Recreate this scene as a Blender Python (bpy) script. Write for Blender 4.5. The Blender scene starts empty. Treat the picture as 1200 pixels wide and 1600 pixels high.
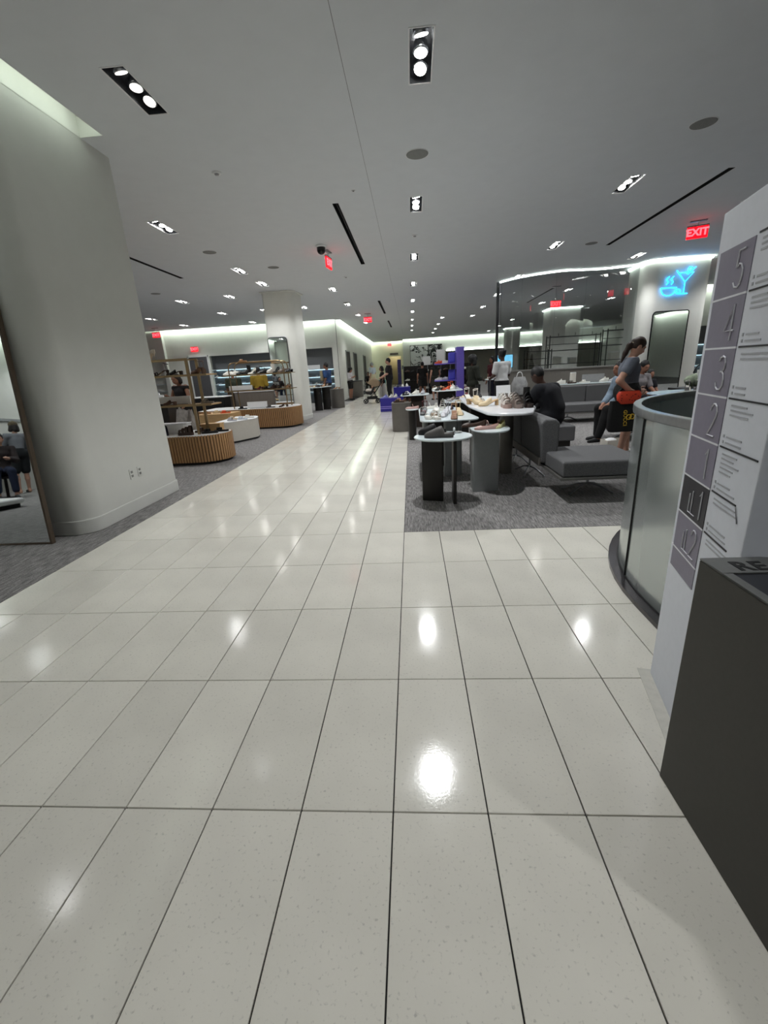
import bpy, bmesh, math, random
import numpy as np
from mathutils import Vector, Matrix

random.seed(7)
SC = bpy.context.scene
COL = SC.collection
PI = math.pi

# ------------------------------------------------------------------ camera
H = 1.4                                   # eye height of the phone
cam_d = bpy.data.cameras.new('camera')
cam_d.sensor_fit = 'VERTICAL'; cam_d.sensor_height = 36.0
cam_d.lens = 679.46 * 36.0 / 1600.0
cam_d.clip_start = 0.05; cam_d.clip_end = 200
cam = bpy.data.objects.new('camera', cam_d); COL.objects.link(cam)
def _cam_matrix(p, r, y):
    cp, sp, cr, sr, cy, sy = math.cos(p), math.sin(p), math.cos(r), math.sin(r), math.cos(y), math.sin(y)
    B = np.array([[1, 0, 0], [0, 0, -1], [0, 1, 0.]])
    Y = np.array([[cy, -sy, 0], [sy, cy, 0], [0, 0, 1]])
    Pm = np.array([[1, 0, 0], [0, cp, -sp], [0, sp, cp]])
    Rm = np.array([[cr, -sr, 0], [sr, cr, 0], [0, 0, 1]])
    R = Rm @ Pm @ B @ Y
    m = Matrix.Identity(4)
    for i in range(3):
        m[i][0] = R[0][i]; m[i][1] = -R[1][i]; m[i][2] = -R[2][i]
    m.translation = (0, 0, H)
    return m
cam.matrix_world = _cam_matrix(0.3160, -0.0573, -0.0759)
SC.camera = cam

# ------------------------------------------------------------------ world, exposure
w = bpy.data.worlds.new('world'); SC.world = w; w.use_nodes = True
w.node_tree.nodes['Background'].inputs[0].default_value = (0.6, 0.65, 0.7, 1)
w.node_tree.nodes['Background'].inputs[1].default_value = 0.05
SC.view_settings.view_transform = 'Standard'; SC.view_settings.look = 'None'
SC.view_settings.gamma = 1.0; SC.view_settings.use_curve_mapping = False
SC.view_settings.exposure = 0.22
SPOT_W = 105.0            # one recessed ceiling fixture
COVE = 18.0               # emission of the cove light strips
CEIL = 3.75

# ------------------------------------------------------------------ materials
_M = {}
def lin(c):
    return tuple(((v / 12.92) if v <= 0.04045 else ((v + 0.055) / 1.055) ** 2.4) for v in c)
def mat(name, rgb=(.5, .5, .5), rough=.5, metal=0., var=.06, scale=30., bump=0., emit=0., stretch=None, trans=0., ior=1.45, coat=0., rnd=0.):
    """procedural material: base colour in sRGB 0-1, broken up by noise"""
    if name in _M: return _M[name]
    m = bpy.data.materials.new(name); m.use_nodes = True; _M[name] = m
    nt = m.node_tree; b = nt.nodes['Principled BSDF']; L = nt.links.new
    c = lin(rgb)
    b.inputs['Roughness'].default_value = rough; b.inputs['Metallic'].default_value = metal
    b.inputs['Transmission Weight'].default_value = trans; b.inputs['IOR'].default_value = ior
    b.inputs['Coat Weight'].default_value = coat
    tc = nt.nodes.new('ShaderNodeTexCoord'); mp = nt.nodes.new('ShaderNodeMapping'); nz = nt.nodes.new('ShaderNodeTexNoise')
    if stretch: mp.inputs['Scale'].default_value = stretch
    L(tc.outputs['Object'], mp.inputs['Vector']); L(mp.outputs['Vector'], nz.inputs['Vector'])
    nz.inputs['Scale'].default_value = scale; nz.inputs['Detail'].default_value = 3
    rp = nt.nodes.new('ShaderNodeValToRGB'); L(nz.outputs['Fac'], rp.inputs['Fac'])
    rp.color_ramp.elements[0].position = .3; rp.color_ramp.elements[1].position = .7
    rp.color_ramp.elements[0].color = tuple(max(0, v * (1 - var)) for v in c) + (1,)
    rp.color_ramp.elements[1].color = tuple(min(1, v * (1 + var)) for v in c) + (1,)
    out = rp.outputs['Color']
    if rnd:
        oi = nt.nodes.new('ShaderNodeObjectInfo'); mr = nt.nodes.new('ShaderNodeMapRange')
        mr.inputs[3].default_value = 1 - rnd; mr.inputs[4].default_value = 1 + rnd
        L(oi.outputs['Random'], mr.inputs[0])
        vm = nt.nodes.new('ShaderNodeVectorMath'); vm.operation = 'SCALE'
        L(out, vm.inputs[0]); L(mr.outputs[0], vm.inputs['Scale']); out = vm.outputs[0]
    L(out, b.inputs['Base Color'])
    if emit:
        b.inputs['Emission Color'].default_value = c + (1,); b.inputs['Emission Strength'].default_value = emit
    if bump:
        bp = nt.nodes.new('ShaderNodeBump'); bp.inputs['Strength'].default_value = bump; bp.inputs['Distance'].default_value = .01
        L(nz.outputs['Fac'], bp.inputs['Height']); L(bp.outputs['Normal'], b.inputs['Normal'])
    return m
def glass_mat(name, rgb=(.86, .9, .9), rough=0.0, refl=1.0):
    if name in _M: return _M[name]
    m = bpy.data.materials.new(name); m.use_nodes = True; _M[name] = m
    nt = m.node_tree; nt.nodes.clear(); N = nt.nodes.new; L = nt.links.new
    o = N('ShaderNodeOutputMaterial'); mx = N('ShaderNodeMixShader'); t = N('ShaderNodeBsdfTransparent'); g = N('ShaderNodeBsdfGlossy')
    f = N('ShaderNodeLayerWeight'); pw = N('ShaderNodeMath'); pw.operation = 'POWER'; pw.inputs[1].default_value = 4.0; L(f.outputs['Facing'], pw.inputs[0])
    mu = N('ShaderNodeMath'); mu.operation = 'MULTIPLY_ADD'; mu.inputs[1].default_value = .55 * refl; mu.inputs[2].default_value = .10 * refl
    nz = N('ShaderNodeTexNoise'); nz.inputs['Scale'].default_value = 2.0
    rp = N('ShaderNodeValToRGB'); c = lin(rgb)
    rp.color_ramp.elements[0].color = tuple(v * .97 for v in c) + (1,); rp.color_ramp.elements[1].color = c + (1,)
    L(nz.outputs['Fac'], rp.inputs['Fac']); L(rp.outputs['Color'], t.inputs['Color'])
    g.inputs['Roughness'].default_value = rough
    L(pw.outputs[0], mu.inputs[0]); L(mu.outputs[0], mx.inputs['Fac']); L(t.outputs[0], mx.inputs[1]); L(g.outputs[0], mx.inputs[2]); L(mx.outputs[0], o.inputs['Surface'])
    return m

def tile_mat():
    m = mat('cream_stone', (.86, .845, .805), .16, var=.05, scale=3.0, rnd=.045)
    nt = m.node_tree; b = nt.nodes['Principled BSDF']; L = nt.links.new
    tc = nt.nodes.new('ShaderNodeTexCoord')
    # dark flecks of the stone
    vo = nt.nodes.new('ShaderNodeTexNoise'); vo.inputs['Scale'].default_value = 95; vo.inputs['Detail'].default_value = 4
    geo = nt.nodes.new('ShaderNodeNewGeometry'); L(geo.outputs['Position'], vo.inputs['Vector'])
    mr = nt.nodes.new('ShaderNodeMapRange'); mr.inputs[1].default_value = .27; mr.inputs[2].default_value = .40; mr.inputs[3].default_value = .72; mr.inputs[4].default_value = 1
    L(vo.outputs['Fac'], mr.inputs[0])
    old = b.inputs['Base Color'].links[0].from_socket
    vm = nt.nodes.new('ShaderNodeVectorMath'); vm.operation = 'SCALE'; L(old, vm.inputs[0]); L(mr.outputs[0], vm.inputs['Scale']); L(vm.outputs[0], b.inputs['Base Color'])
    n2 = nt.nodes.new('ShaderNodeTexNoise'); n2.inputs['Scale'].default_value = 4; L(geo.outputs['Position'], n2.inputs['Vector'])
    m2 = nt.nodes.new('ShaderNodeMapRange'); m2.inputs[1].default_value = .3; m2.inputs[2].default_value = .7; m2.inputs[3].default_value = .075; m2.inputs[4].default_value = .14
    b.inputs['Specular IOR Level'].default_value = .4
    L(n2.outputs['Fac'], m2.inputs[0]); L(m2.outputs[0], b.inputs['Roughness'])
    bp = nt.nodes.new('ShaderNodeBump'); bp.inputs['Strength'].default_value = .04; bp.inputs['Distance'].default_value = .004
    L(vo.outputs['Fac'], bp.inputs['Height']); L(bp.outputs['Normal'], b.inputs['Normal'])
    return m
def carpet_mat():
    m = mat('grey_carpet', (.485, .475, .47), .95, var=.5, scale=9, bump=.5, stretch=(9, 1.0, 1))
    nt = m.node_tree; b = nt.nodes['Principled BSDF']; L = nt.links.new
    geo = nt.nodes.new('ShaderNodeNewGeometry')
    n2 = nt.nodes.new('ShaderNodeTexNoise'); n2.inputs['Scale'].default_value = 160; n2.inputs['Detail'].default_value = 2; L(geo.outputs['Position'], n2.inputs['Vector'])
    mr = nt.nodes.new('ShaderNodeMapRange'); mr.inputs[1].default_value = .3; mr.inputs[2].default_value = .7; mr.inputs[3].default_value = .5; mr.inputs[4].default_value = 1.5
    L(n2.outputs['Fac'], mr.inputs[0])
    old = b.inputs['Base Color'].links[0].from_socket
    vm = nt.nodes.new('ShaderNodeVectorMath'); vm.operation = 'SCALE'; L(old, vm.inputs[0]); L(mr.outputs[0], vm.inputs['Scale']); L(vm.outputs[0], b.inputs['Base Color'])
    return m

WHITE = mat('wall_paint', (.86, .86, .835), .75, var=.015, scale=6, bump=.02)
CEILM = mat('ceiling_paint', (.825, .835, .845), .85, var=.015, scale=5, bump=.02)
TILE = tile_mat(); GROUT = mat('dark_grout', (.13, .12, .12), .9, scale=80)
CARPET = carpet_mat()
CHROME = mat('chrome', (.75, .76, .78), .22, 1.0, scale=20)
STEEL = mat('brushed_steel', (.55, .56, .57), .35, 1.0, scale=40, stretch=(1, 1, 30))
DKSTEEL = mat('dark_steel', (.28, .28, .29), .4, .8, scale=40)
BLACK = mat('matt_black', (.035, .035, .037), .6)
BLACKMET = mat('black_metal', (.07, .07, .072), .45, .6)
MIRROR = mat('mirror_silver', (.90, .92, .92), .015, 1.0, var=.01, scale=3)
BRASS = mat('brushed_brass', (.62, .53, .40), .32, .9, scale=40, stretch=(1, 1, 20))
OAK = mat('oak_slats', (.64, .485, .325), .5, var=.16, scale=7, stretch=(8, 8, .6), bump=.15)
OAKD = mat('oak_gap', (.20, .13, .08), .7, scale=10)
PALEWOOD = mat('pale_wood', (.74, .60, .42), .5, var=.08, scale=6, stretch=(1, 8, 8))
TOPWHITE = mat('white_glass_top', (.83, .87, .88), .18, var=.03, scale=5)
MARBLE = mat('white_marble', (.88, .885, .90), .2, var=.06, scale=4)
PLASTER = mat('white_plinth', (.82, .80, .76), .5, var=.03)
TAUPE = mat('taupe_metal', (.40, .385, .365), .45, .25, var=.05, scale=12)
DKLEG = mat('dark_bronze', (.155, .145, .135), .42, .3, var=.08, scale=12)
GREYLEG = mat('grey_lacquer', (.53, .54, .54), .35, .1, var=.04)
FABRIC = mat('grey_wool', (.375, .375, .38), .95, var=.3, scale=170, bump=.5)
LAMP = mat('lamp_glow', (1, .99, .96), .4, emit=26, var=0)
LAMPDIM = mat('lamp_turned_away', (1, .99, .96), .4, emit=1.2, var=0)
COVEM = mat('cove_glow', (.93, .985, .95), .5, emit=COVE, var=0)
EXITRED = mat('exit_red', (1, .03, .10), .4, emit=1.6, var=0)
EXITPINK = mat('exit_letters', (1.0, .45, .50), .4, emit=1.3, var=0)
NEON = mat('neon_blue', (.14, .68, 1), .4, emit=4.5, var=0)
BLUE = mat('cobalt_box', (.17, .15, .53), .45, var=.04)
PURPLE = mat('violet_lacquer', (.45, .39, .78), .4, var=.05)
LILAC = mat('lilac_print', (.62, .56, .86), .5)
WHITEP = mat('white_plastic', (.88, .88, .88), .45, var=.02)
GLASSP = glass_mat('partition_glass', (.94, .95, .95), 0.0, 1.0)
PILLARM = mat('pillar_paint', (.765, .765, .745), .75, var=.015, scale=6, bump=.02)
# ------------------------------------------------------------------ mesh helpers
class MB:
    def __init__(s): s.v = []; s.f = []; s.sm = []
    def add(s, V, F, smooth=False):
        o = len(s.v); s.v += [tuple(p) for p in V]
        for f in F: s.f.append(tuple(i + o for i in f)); s.sm.append(smooth)
        return s
    def box(s, x0, x1, y0, y1, z0, z1):
        V = [(x0, y0, z0), (x1, y0, z0), (x1, y1, z0), (x0, y1, z0), (x0, y0, z1), (x1, y0, z1), (x1, y1, z1), (x0, y1, z1)]
        return s.add(V, [(0, 3, 2, 1), (4, 5, 6, 7), (0, 1, 5, 4), (1, 2, 6, 5), (2, 3, 7, 6), (3, 0, 4, 7)])
    def bar(s, a, b, w, d=None):
        """square bar from a to b"""
        return s.tube([a, b], w / 2 * 1.414, 4, smooth=False, twist=PI / 4)
    def prism(s, poly, z0, z1, smooth=True):
        n = len(poly); V = [(x, y, z0) for x, y in poly] + [(x, y, z1) for x, y in poly]
        s.add(V, [tuple(range(n - 1, -1, -1)), tuple(range(n, 2 * n))])
        return s.add(V, [(i, (i + 1) % n, n + (i + 1) % n, n + i) for i in range(n)], smooth)
    def slab(s, poly, z0, z1, r=.008):
        """prism with rounded-off rim"""
        c = np.mean(poly, axis=0)
        def sh(k): return [(x - (x - c[0]) / max(1e-6, math.hypot(x - c[0], y - c[1])) * k, y - (y - c[1]) / max(1e-6, math.hypot(x - c[0], y - c[1])) * k) for x, y in poly]
        R = [[(x, y, z) for x, y in sh(k)] for k, z in ((r, z0), (0, z0 + r), (0, z1 - r), (r, z1))]
        return s.loft(R, smooth=False)
    def loft(s, rings, closed=True, caps=True, smooth=True):
        n = len(rings[0]); V = [p for r in rings for p in r]; F = []
        for k in range(len(rings) - 1):
            for i in range(n if closed else n - 1):
                j = (i + 1) % n; F.append((k * n + i, k * n + j, (k + 1) * n + j, (k + 1) * n + i))
        s.add(V, F, smooth)
        if caps and closed:
            s.add(rings[0], [tuple(range(n - 1, -1, -1))]); s.add(rings[-1], [tuple(range(n))])
        return s
    def lathe(s, prof, n=20, c=(0, 0, 0), smooth=True):
        R = [[(c[0] + r * math.cos(2 * PI * i / n), c[1] + r * math.sin(2 * PI * i / n), c[2] + z) for i in range(n)] for r, z in prof]
        return s.loft(R, smooth=smooth)
    def cyl(s, a, b, r, n=12, r2=None):
        return s.tube([a, b], r if r2 is None else [r, r2], n)
    def tube(s, pts, r, n=8, closed=False, smooth=True, twist=0, flat=1.0):
        P = [Vector(p) for p in pts]; m = len(P); rr = r if isinstance(r, (list, tuple)) else [r] * m
        up = None; rings = []
        for i in range(m):
            a = P[(i - 1) % m] if (closed or i > 0) else P[i]; b = P[(i + 1) % m] if (closed or i < m - 1) else P[i]
            t = (b - a).normalized()
            if up is None:
                up = Vector((0, 0, 1)) if abs(t.z) < .9 else Vector((0, 1, 0))
            u = (up - t * up.dot(t)).normalized(); v = t.cross(u); up = u
            rings.append([tuple(P[i] + u * (rr[i] * flat * math.sin(twist + 2 * PI * k / n)) + v * (rr[i] * math.cos(twist + 2 * PI * k / n))) for k in range(n)])
        if closed: rings.append(rings[0])
        return s.loft(rings, caps=not closed, smooth=smooth)
    def ell(s, c, r, n=12, m=8):
        R = []
        for j in range(1, m):
            a = PI * j / m
            R.append([(c[0] + r[0] * math.sin(a) * math.cos(2 * PI * i / n), c[1] + r[1] * math.sin(a) * math.sin(2 * PI * i / n), c[2] - r[2] * math.cos(a)) for i in range(n)])
        return s.loft(R)
    def strip(s, A, B, z0, z1):
        """bent sheet: smooth faces along the bend, crisp edges"""
        n = len(A)
        for P in (A, B): s.add([(p[0], p[1], z0) for p in P] + [(p[0], p[1], z1) for p in P], [((i, i + 1, n + i + 1, n + i) if P is A else (n + i, n + i + 1, i + 1, i)) for i in range(n - 1)], True)
        for z, k in ((z0, 0), (z1, 1)): s.add([(p[0], p[1], z) for p in A] + [(p[0], p[1], z) for p in B], [((n + i, n + i + 1, i + 1, i) if k == 0 else (i, i + 1, n + i + 1, n + i)) for i in range(n - 1)])
        for i in (0, n - 1): s.add([(A[i][0], A[i][1], z0), (B[i][0], B[i][1], z0), (B[i][0], B[i][1], z1), (A[i][0], A[i][1], z1)], [(0, 1, 2, 3) if i == 0 else (3, 2, 1, 0)])
        return s
    def quad(s, a, b, c, d): return s.add([a, b, c, d], [(0, 1, 2, 3)])

def mesh_of(mb, name='mesh', bevel=0., bseg=2, fix=True):
    me = bpy.data.meshes.new(name); me.from_pydata(mb.v, [], mb.f); me.update()
    for p, s in zip(me.polygons, mb.sm): p.use_smooth = s
    if bevel or fix:
        bm = bmesh.new(); bm.from_mesh(me)
        if bevel:
            bmesh.ops.remove_doubles(bm, verts=bm.verts, dist=1e-5)
            es = [e for e in bm.edges if len(e.link_faces) == 2 and e.calc_face_angle(0) > .6]
            bmesh.ops.bevel(bm, geom=es, offset=bevel, segments=bseg, profile=.6, affect='EDGES', clamp_overlap=True)
        if fix: bmesh.ops.recalc_face_normals(bm, faces=bm.faces)
        bm.to_mesh(me); bm.free()
    return me
def link(name, me, m, parent=None, loc=(0, 0, 0), rz=0., rot=None):
    o = bpy.data.objects.new(name, me); COL.objects.link(o)
    if me is not None and m is not None:
        if len(me.materials) == 0: me.materials.append(m)
        elif me.materials[0] is not m:
            o.material_slots[0].link = 'OBJECT'; o.material_slots[0].material = m
    o.location = loc; o.rotation_euler = rot or (0, 0, rz)
    if parent: o.parent = parent
    return o
def mk(name, mb, m, parent=None, loc=(0, 0, 0), rz=0., bevel=0., rot=None, bseg=2, label=None, fix=True):
    o = link(name, mesh_of(mb, name, bevel, bseg, fix), m, parent, loc, rz, rot)
    if label: o['label'] = label
    return o
def tag(o, label, cat, group=None, kind=None):
    o['label'] = label; o['category'] = cat
    if group: o['group'] = group
    if kind: o['kind'] = kind
    return o
def struct(o, label=None):
    o['kind'] = 'structure'
    if label: o['label'] = label
    return o
def thing(name, label, cat, loc=(0, 0, 0), rz=0., group=None):
    o = bpy.data.objects.new(name, None); COL.objects.link(o); o.location = loc; o.rotation_euler = (0, 0, rz)
    o.empty_display_size = .1
    return tag(o, label, cat, group)
def rpoly(pts, rad, seg=6):
    """rounded polygon; pts counter-clockwise, rad = one radius or a list"""
    n = len(pts); out = []
    for i in range(n):
        r = rad[i] if isinstance(rad, (list, tuple)) else rad
        p = Vector(pts[i]); a = Vector(pts[i - 1]) - p; b = Vector(pts[(i + 1) % n]) - p
        la, lb = a.length, b.length; a /= la; b /= lb
        ang = a.angle(b); t = min(r / math.tan(ang / 2), la * .49, lb * .49); rr = t * math.tan(ang / 2)
        if rr < 1e-4: out.append((p.x, p.y)); continue
        c = p + (a + b).normalized() * (rr / math.sin(ang / 2))
        s = p + a * t - c; e = p + b * t - c
        a0 = math.atan2(s.y, s.x); a1 = math.atan2(e.y, e.x); d = (a1 - a0 + PI) % (2 * PI) - PI
        out += [(c.x + rr * math.cos(a0 + d * k / seg), c.y + rr * math.sin(a0 + d * k / seg)) for k in range(seg + 1)]
    return out
def ellipse(cx, cy, rx, ry, n=32, rot=0.):
    return [(cx + rx * math.cos(t) * math.cos(rot) - ry * math.sin(t) * math.sin(rot), cy + rx * math.cos(t) * math.sin(rot) + ry * math.sin(t) * math.cos(rot)) for t in [2 * PI * i / n for i in range(n)]]
def spline(pts, n=8, closed=False):
    P = [Vector(p) for p in pts]; out = []; m = len(P)
    for i in range(m if closed else m - 1):
        p0 = P[(i - 1) % m] if closed or i > 0 else P[i]; p1 = P[i]; p2 = P[(i + 1) % m]; p3 = P[(i + 2) % m] if closed or i + 2 < m else P[-1]
        for k in range(n):
            t = k / n
            out.append(tuple(.5 * ((2 * p1) + (p2 - p0) * t + (2 * p0 - 5 * p1 + 4 * p2 - p3) * t * t + (3 * p1 - p0 - 3 * p2 + p3) * t ** 3)))
    if not closed: out.append(tuple(P[-1]))
    return out
def text_mesh(txt, size, depth=.002, bold=0., spacing=1.0):
    cu = bpy.data.curves.new('lettering', 'FONT'); cu.body = txt; cu.size = size; cu.extrude = depth; cu.offset = bold
    cu.align_x = 'CENTER'; cu.align_y = 'CENTER'; cu.space_character = spacing; cu.resolution_u = 3
    o = bpy.data.objects.new('lettering', cu); COL.objects.link(o)
    dg = bpy.context.evaluated_depsgraph_get(); dg.update()
    me = bpy.data.meshes.new_from_object(o.evaluated_get(dg)); bpy.data.objects.remove(o)
    me.materials.clear()
    return me
ORD = ['first', 'second', 'third', 'fourth', 'fifth', 'sixth', 'seventh', 'eighth', 'ninth', 'tenth', 'eleventh', 'twelfth']
# ================================================================== the setting
X0, Y0, TW, TL = -0.107, 1.713, 0.3115, 0.6518      # tile grid measured on the floor
AX0, AX1 = X0 - 9 * TW, X0                            # the tiled aisle
CY = Y0 + 3 * TL                                      # where the right carpet begins

floor = struct(mk('floor', MB().box(-16, 16, -6, 45, -.12, -.008), GROUT), 'cream stone tile aisle with dark grout joints')
tile_me = mesh_of(MB().box(-TW / 2 + .0023, TW / 2 - .0023, -TL / 2 + .0023, TL / 2 - .0023, -.012, 0), 'tile', bevel=.0012, bseg=1)
spots = []
for j in range(-3, 62):
    for i in range(-9, 10):
        if i >= 0 and j >= 3: continue
        if i > 4 and j < -2: continue
        spots.append((X0 + (i + .5) * TW, Y0 + (j + .5) * TL))
spots.sort(key=lambda p: p[0] ** 2 + p[1] ** 2)
near = [p for p in spots if p[1] > .3 and not (p[0] > 1.35 and p[1] > 2) and not p[0] > 2.2][:290]
for p in near: link('tile', tile_me, TILE, floor, (p[0], p[1], 0))
mb = MB(); ns = set(near)
for p in spots:
    if p not in ns: mb.box(p[0] - TW / 2 + .0023, p[0] + TW / 2 - .0023, p[1] - TL / 2 + .0023, p[1] + TL / 2 - .0023, -.012, 0)
ft = mk('tile_field', mb, TILE, floor, fix=False); ft['kind'] = 'stuff'
struct(mk('floor_carpet_left', MB().box(-16, AX0 - .002, -6, 22.2, -.012, .001), CARPET), 'dark grey streaked carpet left of the tiled aisle')
struct(mk('floor_carpet_right', MB().box(AX1 + .002, 16, CY + .002, 45, -.012, .001), CARPET), 'dark grey streaked carpet right of the aisle')

# ---- ceiling with real openings for fixtures, slots and coves
holes = []          # (x0,x1,y0,y1)
FIX = []            # (x, y, label)
def row(x, ys, what):
    for k, y in enumerate(ys): FIX.append((x, y, 'recessed ceiling light, %s in the row %s' % (ORD[k], what)))
row(.165, [-2.15, 1.15, 4.45, 7.75, 11.05, 14.35, 17.68, 21.0, 24.4, 27.7, 31.0], 'above the tiled aisle')
row(-2.24, [4.5, 14.34, 17.6, 21.0, 24.4], 'over the left edge of the aisle')
row(-3.88, [2.9, 7.83, 11.14, 12.77, 17.6], 'over the left carpet')
row(-5.4, [14.33, 17.6, 20.6], 'above the wooden shoe displays')
row(-7.05, [-1.6, 1.4, 7.8, 11.2, 14.59, 17.66, 21.0], 'over the far left displays, partly added')  # nearest two are added off-frame to light the wall in the leaning mirror
row(-10.0, [14.5, 17.86, 20.5], 'furthest left')
row(3.22, [7.65, 10.98, 14.4, 17.7, 21.0, 24.4], 'above the grey sofa')
row(5.73, [8.6, 12.67, 17.7, 21.0], 'above the curved glass partition')
row(6.0, [28.0, 32.0, 36.0], 'added deep behind the glass partition')  # added fixtures, brighten the dark taupe recess
row(1.7, [24.4, 27.7, 31.0, 34.3], 'before the far lit wall')
row(-8.7, [-3.6, 0.4], 'added off-frame over the entrance corner')  # added off-frame fixtures, lift the wall reflected in the leaning mirror
row(2.9, [-3.6, -1.5], 'added off-frame behind the directory')  # invented fixtures behind the camera, fill for the neon pillar mirror
row(11.5, [-1.5, 1.8, 5.1, 8.4, 11.7], 'added off-frame beyond the escalator')  # added off-frame fill, lights the right side that the pillar mirror reflects
row(8.6, [2.7, 6.0, 9.3, 12.4, 17.7, 21.0], 'right of the neon sign pillar, partly added')  # nearest two added off-frame, light the area reflected by the pillar mirror
for x, y, l in FIX: holes.append((x - .09, x + .09, y - .33, y + .33))
SLOTS = [(-1.02, 7.42, 11.36, 'long black ceiling air slot beside the security camera'), (-5.42, 8.9, 11.42, 'long black ceiling air slot over the left carpet'),
         (4.45, 7.35, 11.29, 'long black ceiling air slot near the red exit sign on the right'), (-1.05, 17.1, 21.0, 'far black ceiling air slot above the aisle'),
         (-1.05, 24.0, 27.8, 'furthest black ceiling air slot above the aisle'), (5.0, 17.0, 20.5, 'black ceiling air slot behind the glass partition')]
for x, a, b, l in SLOTS: holes.append((x - .045, x + .045, a, b))
COVES = [('trim_1', -3.2, -2.96, -.5, 5.09), ('trim_2', -13.2, -3.48, 21.95, 22.2), ('trim_3', -3.48, -3.24, 22.2, 41.9), ('trim_4', -3.24, -.6, 41.66, 41.9),
         ('trim_5', -.6, 13.5, 39.75, 40.0), ('trim_6', 8.4, 13.5, 18.75, 19.0), ('trim_14', 15.75, 15.998, -5.5, 12.0), ('trim_7', -9.8, -9.55, -5.5, 3.2)]
for n, a, b, c, d in COVES: holes.append((a, b, c, d))
xs = sorted({-16., 16.} | {h[0] for h in holes} | {h[1] for h in holes}); ys = sorted({-6., 45.} | {h[2] for h in holes} | {h[3] for h in holes})
mb = MB(); V = {}
def vid(i, j):
    if (i, j) not in V: V[(i, j)] = len(mb.v); mb.v.append((xs[i], ys[j], CEIL))
    return V[(i, j)]
for i in range(len(xs) - 1):
    cx = (xs[i] + xs[i + 1]) / 2
    hh = [h for h in holes if h[0] < cx < h[1]]
    j = 0
    for j in range(len(ys) - 1):
        cy = (ys[j] + ys[j + 1]) / 2
        if any(h[2] < cy < h[3] for h in hh): continue
        mb.f.append((vid(i, j), vid(i, j + 1), vid(i + 1, j + 1), vid(i + 1, j))); mb.sm.append(False)
ceiling = struct(mk('ceiling', mb, CEILM, fix=False), 'pale grey painted ceiling with recessed lights')
mk('slab_above', MB().box(-16, 16, -6, 45, 4.2, 4.3), CEILM, ceiling)
mk('seam', MB().box(-.4665, -.4635, 0, 34, CEIL - .002, CEIL + .001), mat('seam_grey', (.34, .34, .34), .9), ceiling)

def well(mb, x0, x1, y0, y1, z0, z1):      # open-bottom box
    V = [(x0, y0, z0), (x1, y0, z0), (x1, y1, z0), (x0, y1, z0), (x0, y0, z1), (x1, y0, z1), (x1, y1, z1), (x0, y1, z1)]
    return mb.add(V, [(4, 7, 6, 5), (0, 4, 5, 1), (1, 5, 6, 2), (2, 6, 7, 3), (3, 7, 4, 0)])
for n, a, b, c, d in COVES:
    o = struct(mk(n, well(MB(), a + .003, b - .003, c + .003, d - .003, CEIL, CEIL + .195), WHITE, fix=False), 'recessed cove with hidden light strip')
    if b - a > d - c: s = MB().box(a + .05, b - .05, c + .03, c + .09, CEIL + .13, CEIL + .15)
    elif n == 'trim_14': s = MB().box(a + .03, a + .09, c + .05, d - .05, CEIL + .13, CEIL + .15)
    elif n in ('trim_1',): s = MB().box(b - .09, b - .03, c + .05, d - .1, CEIL + .13, CEIL + .15)
    else: s = MB().box(b - .09, b - .03, c + .05, d - .05, CEIL + .13, CEIL + .15)
    mk('light_strip', s, COVEM if n != 'trim_1' else mat('cove_glow_soft', (.93, .985, .95), .5, emit=COVE * .2, var=0), o)
for x, a, b, l in SLOTS:
    o = thing('air_slot', l, 'air vent', (x, (a + b) / 2, CEIL))
    L = (b - a) / 2
    mk('recess', well(MB(), -.045, .045, -L, L, 0, .12), BLACK, o, fix=False)
    mk('blade', MB().box(-.004, .004, -L, L, .03, .06), BLACKMET, o)

# fixtures: recessed well with three adjustable lamps; the lamp light belongs to the fixture
hous = mesh_of(well(MB(), -.09, .09, -.33, .33, 0, .14), 'housing', fix=False)
rim = MB()
for a in ((-.1, -.09, -.34, .34), (.09, .1, -.34, .34), (-.09, .09, -.34, -.33), (-.09, .09, .33, .34)): rim.box(*a, -.004, .002)
rim_me = mesh_of(rim, 'rim')
can_me = mesh_of(MB().lathe([(.045, .0), (.06, .005), (.062, .03), (.05, .075), (.02, .085)], 16), 'can')
lens_me = mesh_of(MB().lathe([(.0, -.004), (.05, -.004), (.05, .004), (.0, .004)], 16), 'lens')
CANM = mat('satin_chrome', (.55, .56, .58), .25, .9)
def power(x, y):
    if abs(x - .165) < .1: return {-2.15: .3, 1.15: .3, 4.45: 2.5, 7.75: 2.1, 11.05: 1.3}.get(y, .8)
    if abs(x + 2.24) < .1 and y < 5: return .015
    if abs(x + 3.88) < .1 and y < 5: return .08
    if abs(x - 3.22) < .1 and y < 12: return 1.3
    return .75 if y > 13 else 1.0
for k, (x, y, l) in enumerate(FIX):
    o = thing('ceiling_light', l, 'ceiling light', (x, y, CEIL), 0, 'recessed ceiling lights')
    link('housing', hous, CANM, o); link('rim', rim_me, WHITEP, o)
    for q, (yy, tilt) in enumerate(((-.2, .35), (0., -.15), (.2, -.4))):
        c = link('lamp', can_me, CANM, o, (0, yy, .03), rot=(tilt, .12 * (q - 1), 0))
        link('lens', lens_me, LAMPDIM if power(x, y) < .2 else LAMP, c)
    ld = bpy.data.lights.new('bulb', 'SPOT'); ld.energy = SPOT_W * power(x, y); ld.spot_size = math.radians(128); ld.spot_blend = .55; ld.shadow_soft_size = .06
    ld.color = (.97, .99, 1.0)
    lo = bpy.data.objects.new('bulb', ld); COL.objects.link(lo); lo.parent = o; lo.location = (0, 0, -.012)

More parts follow.
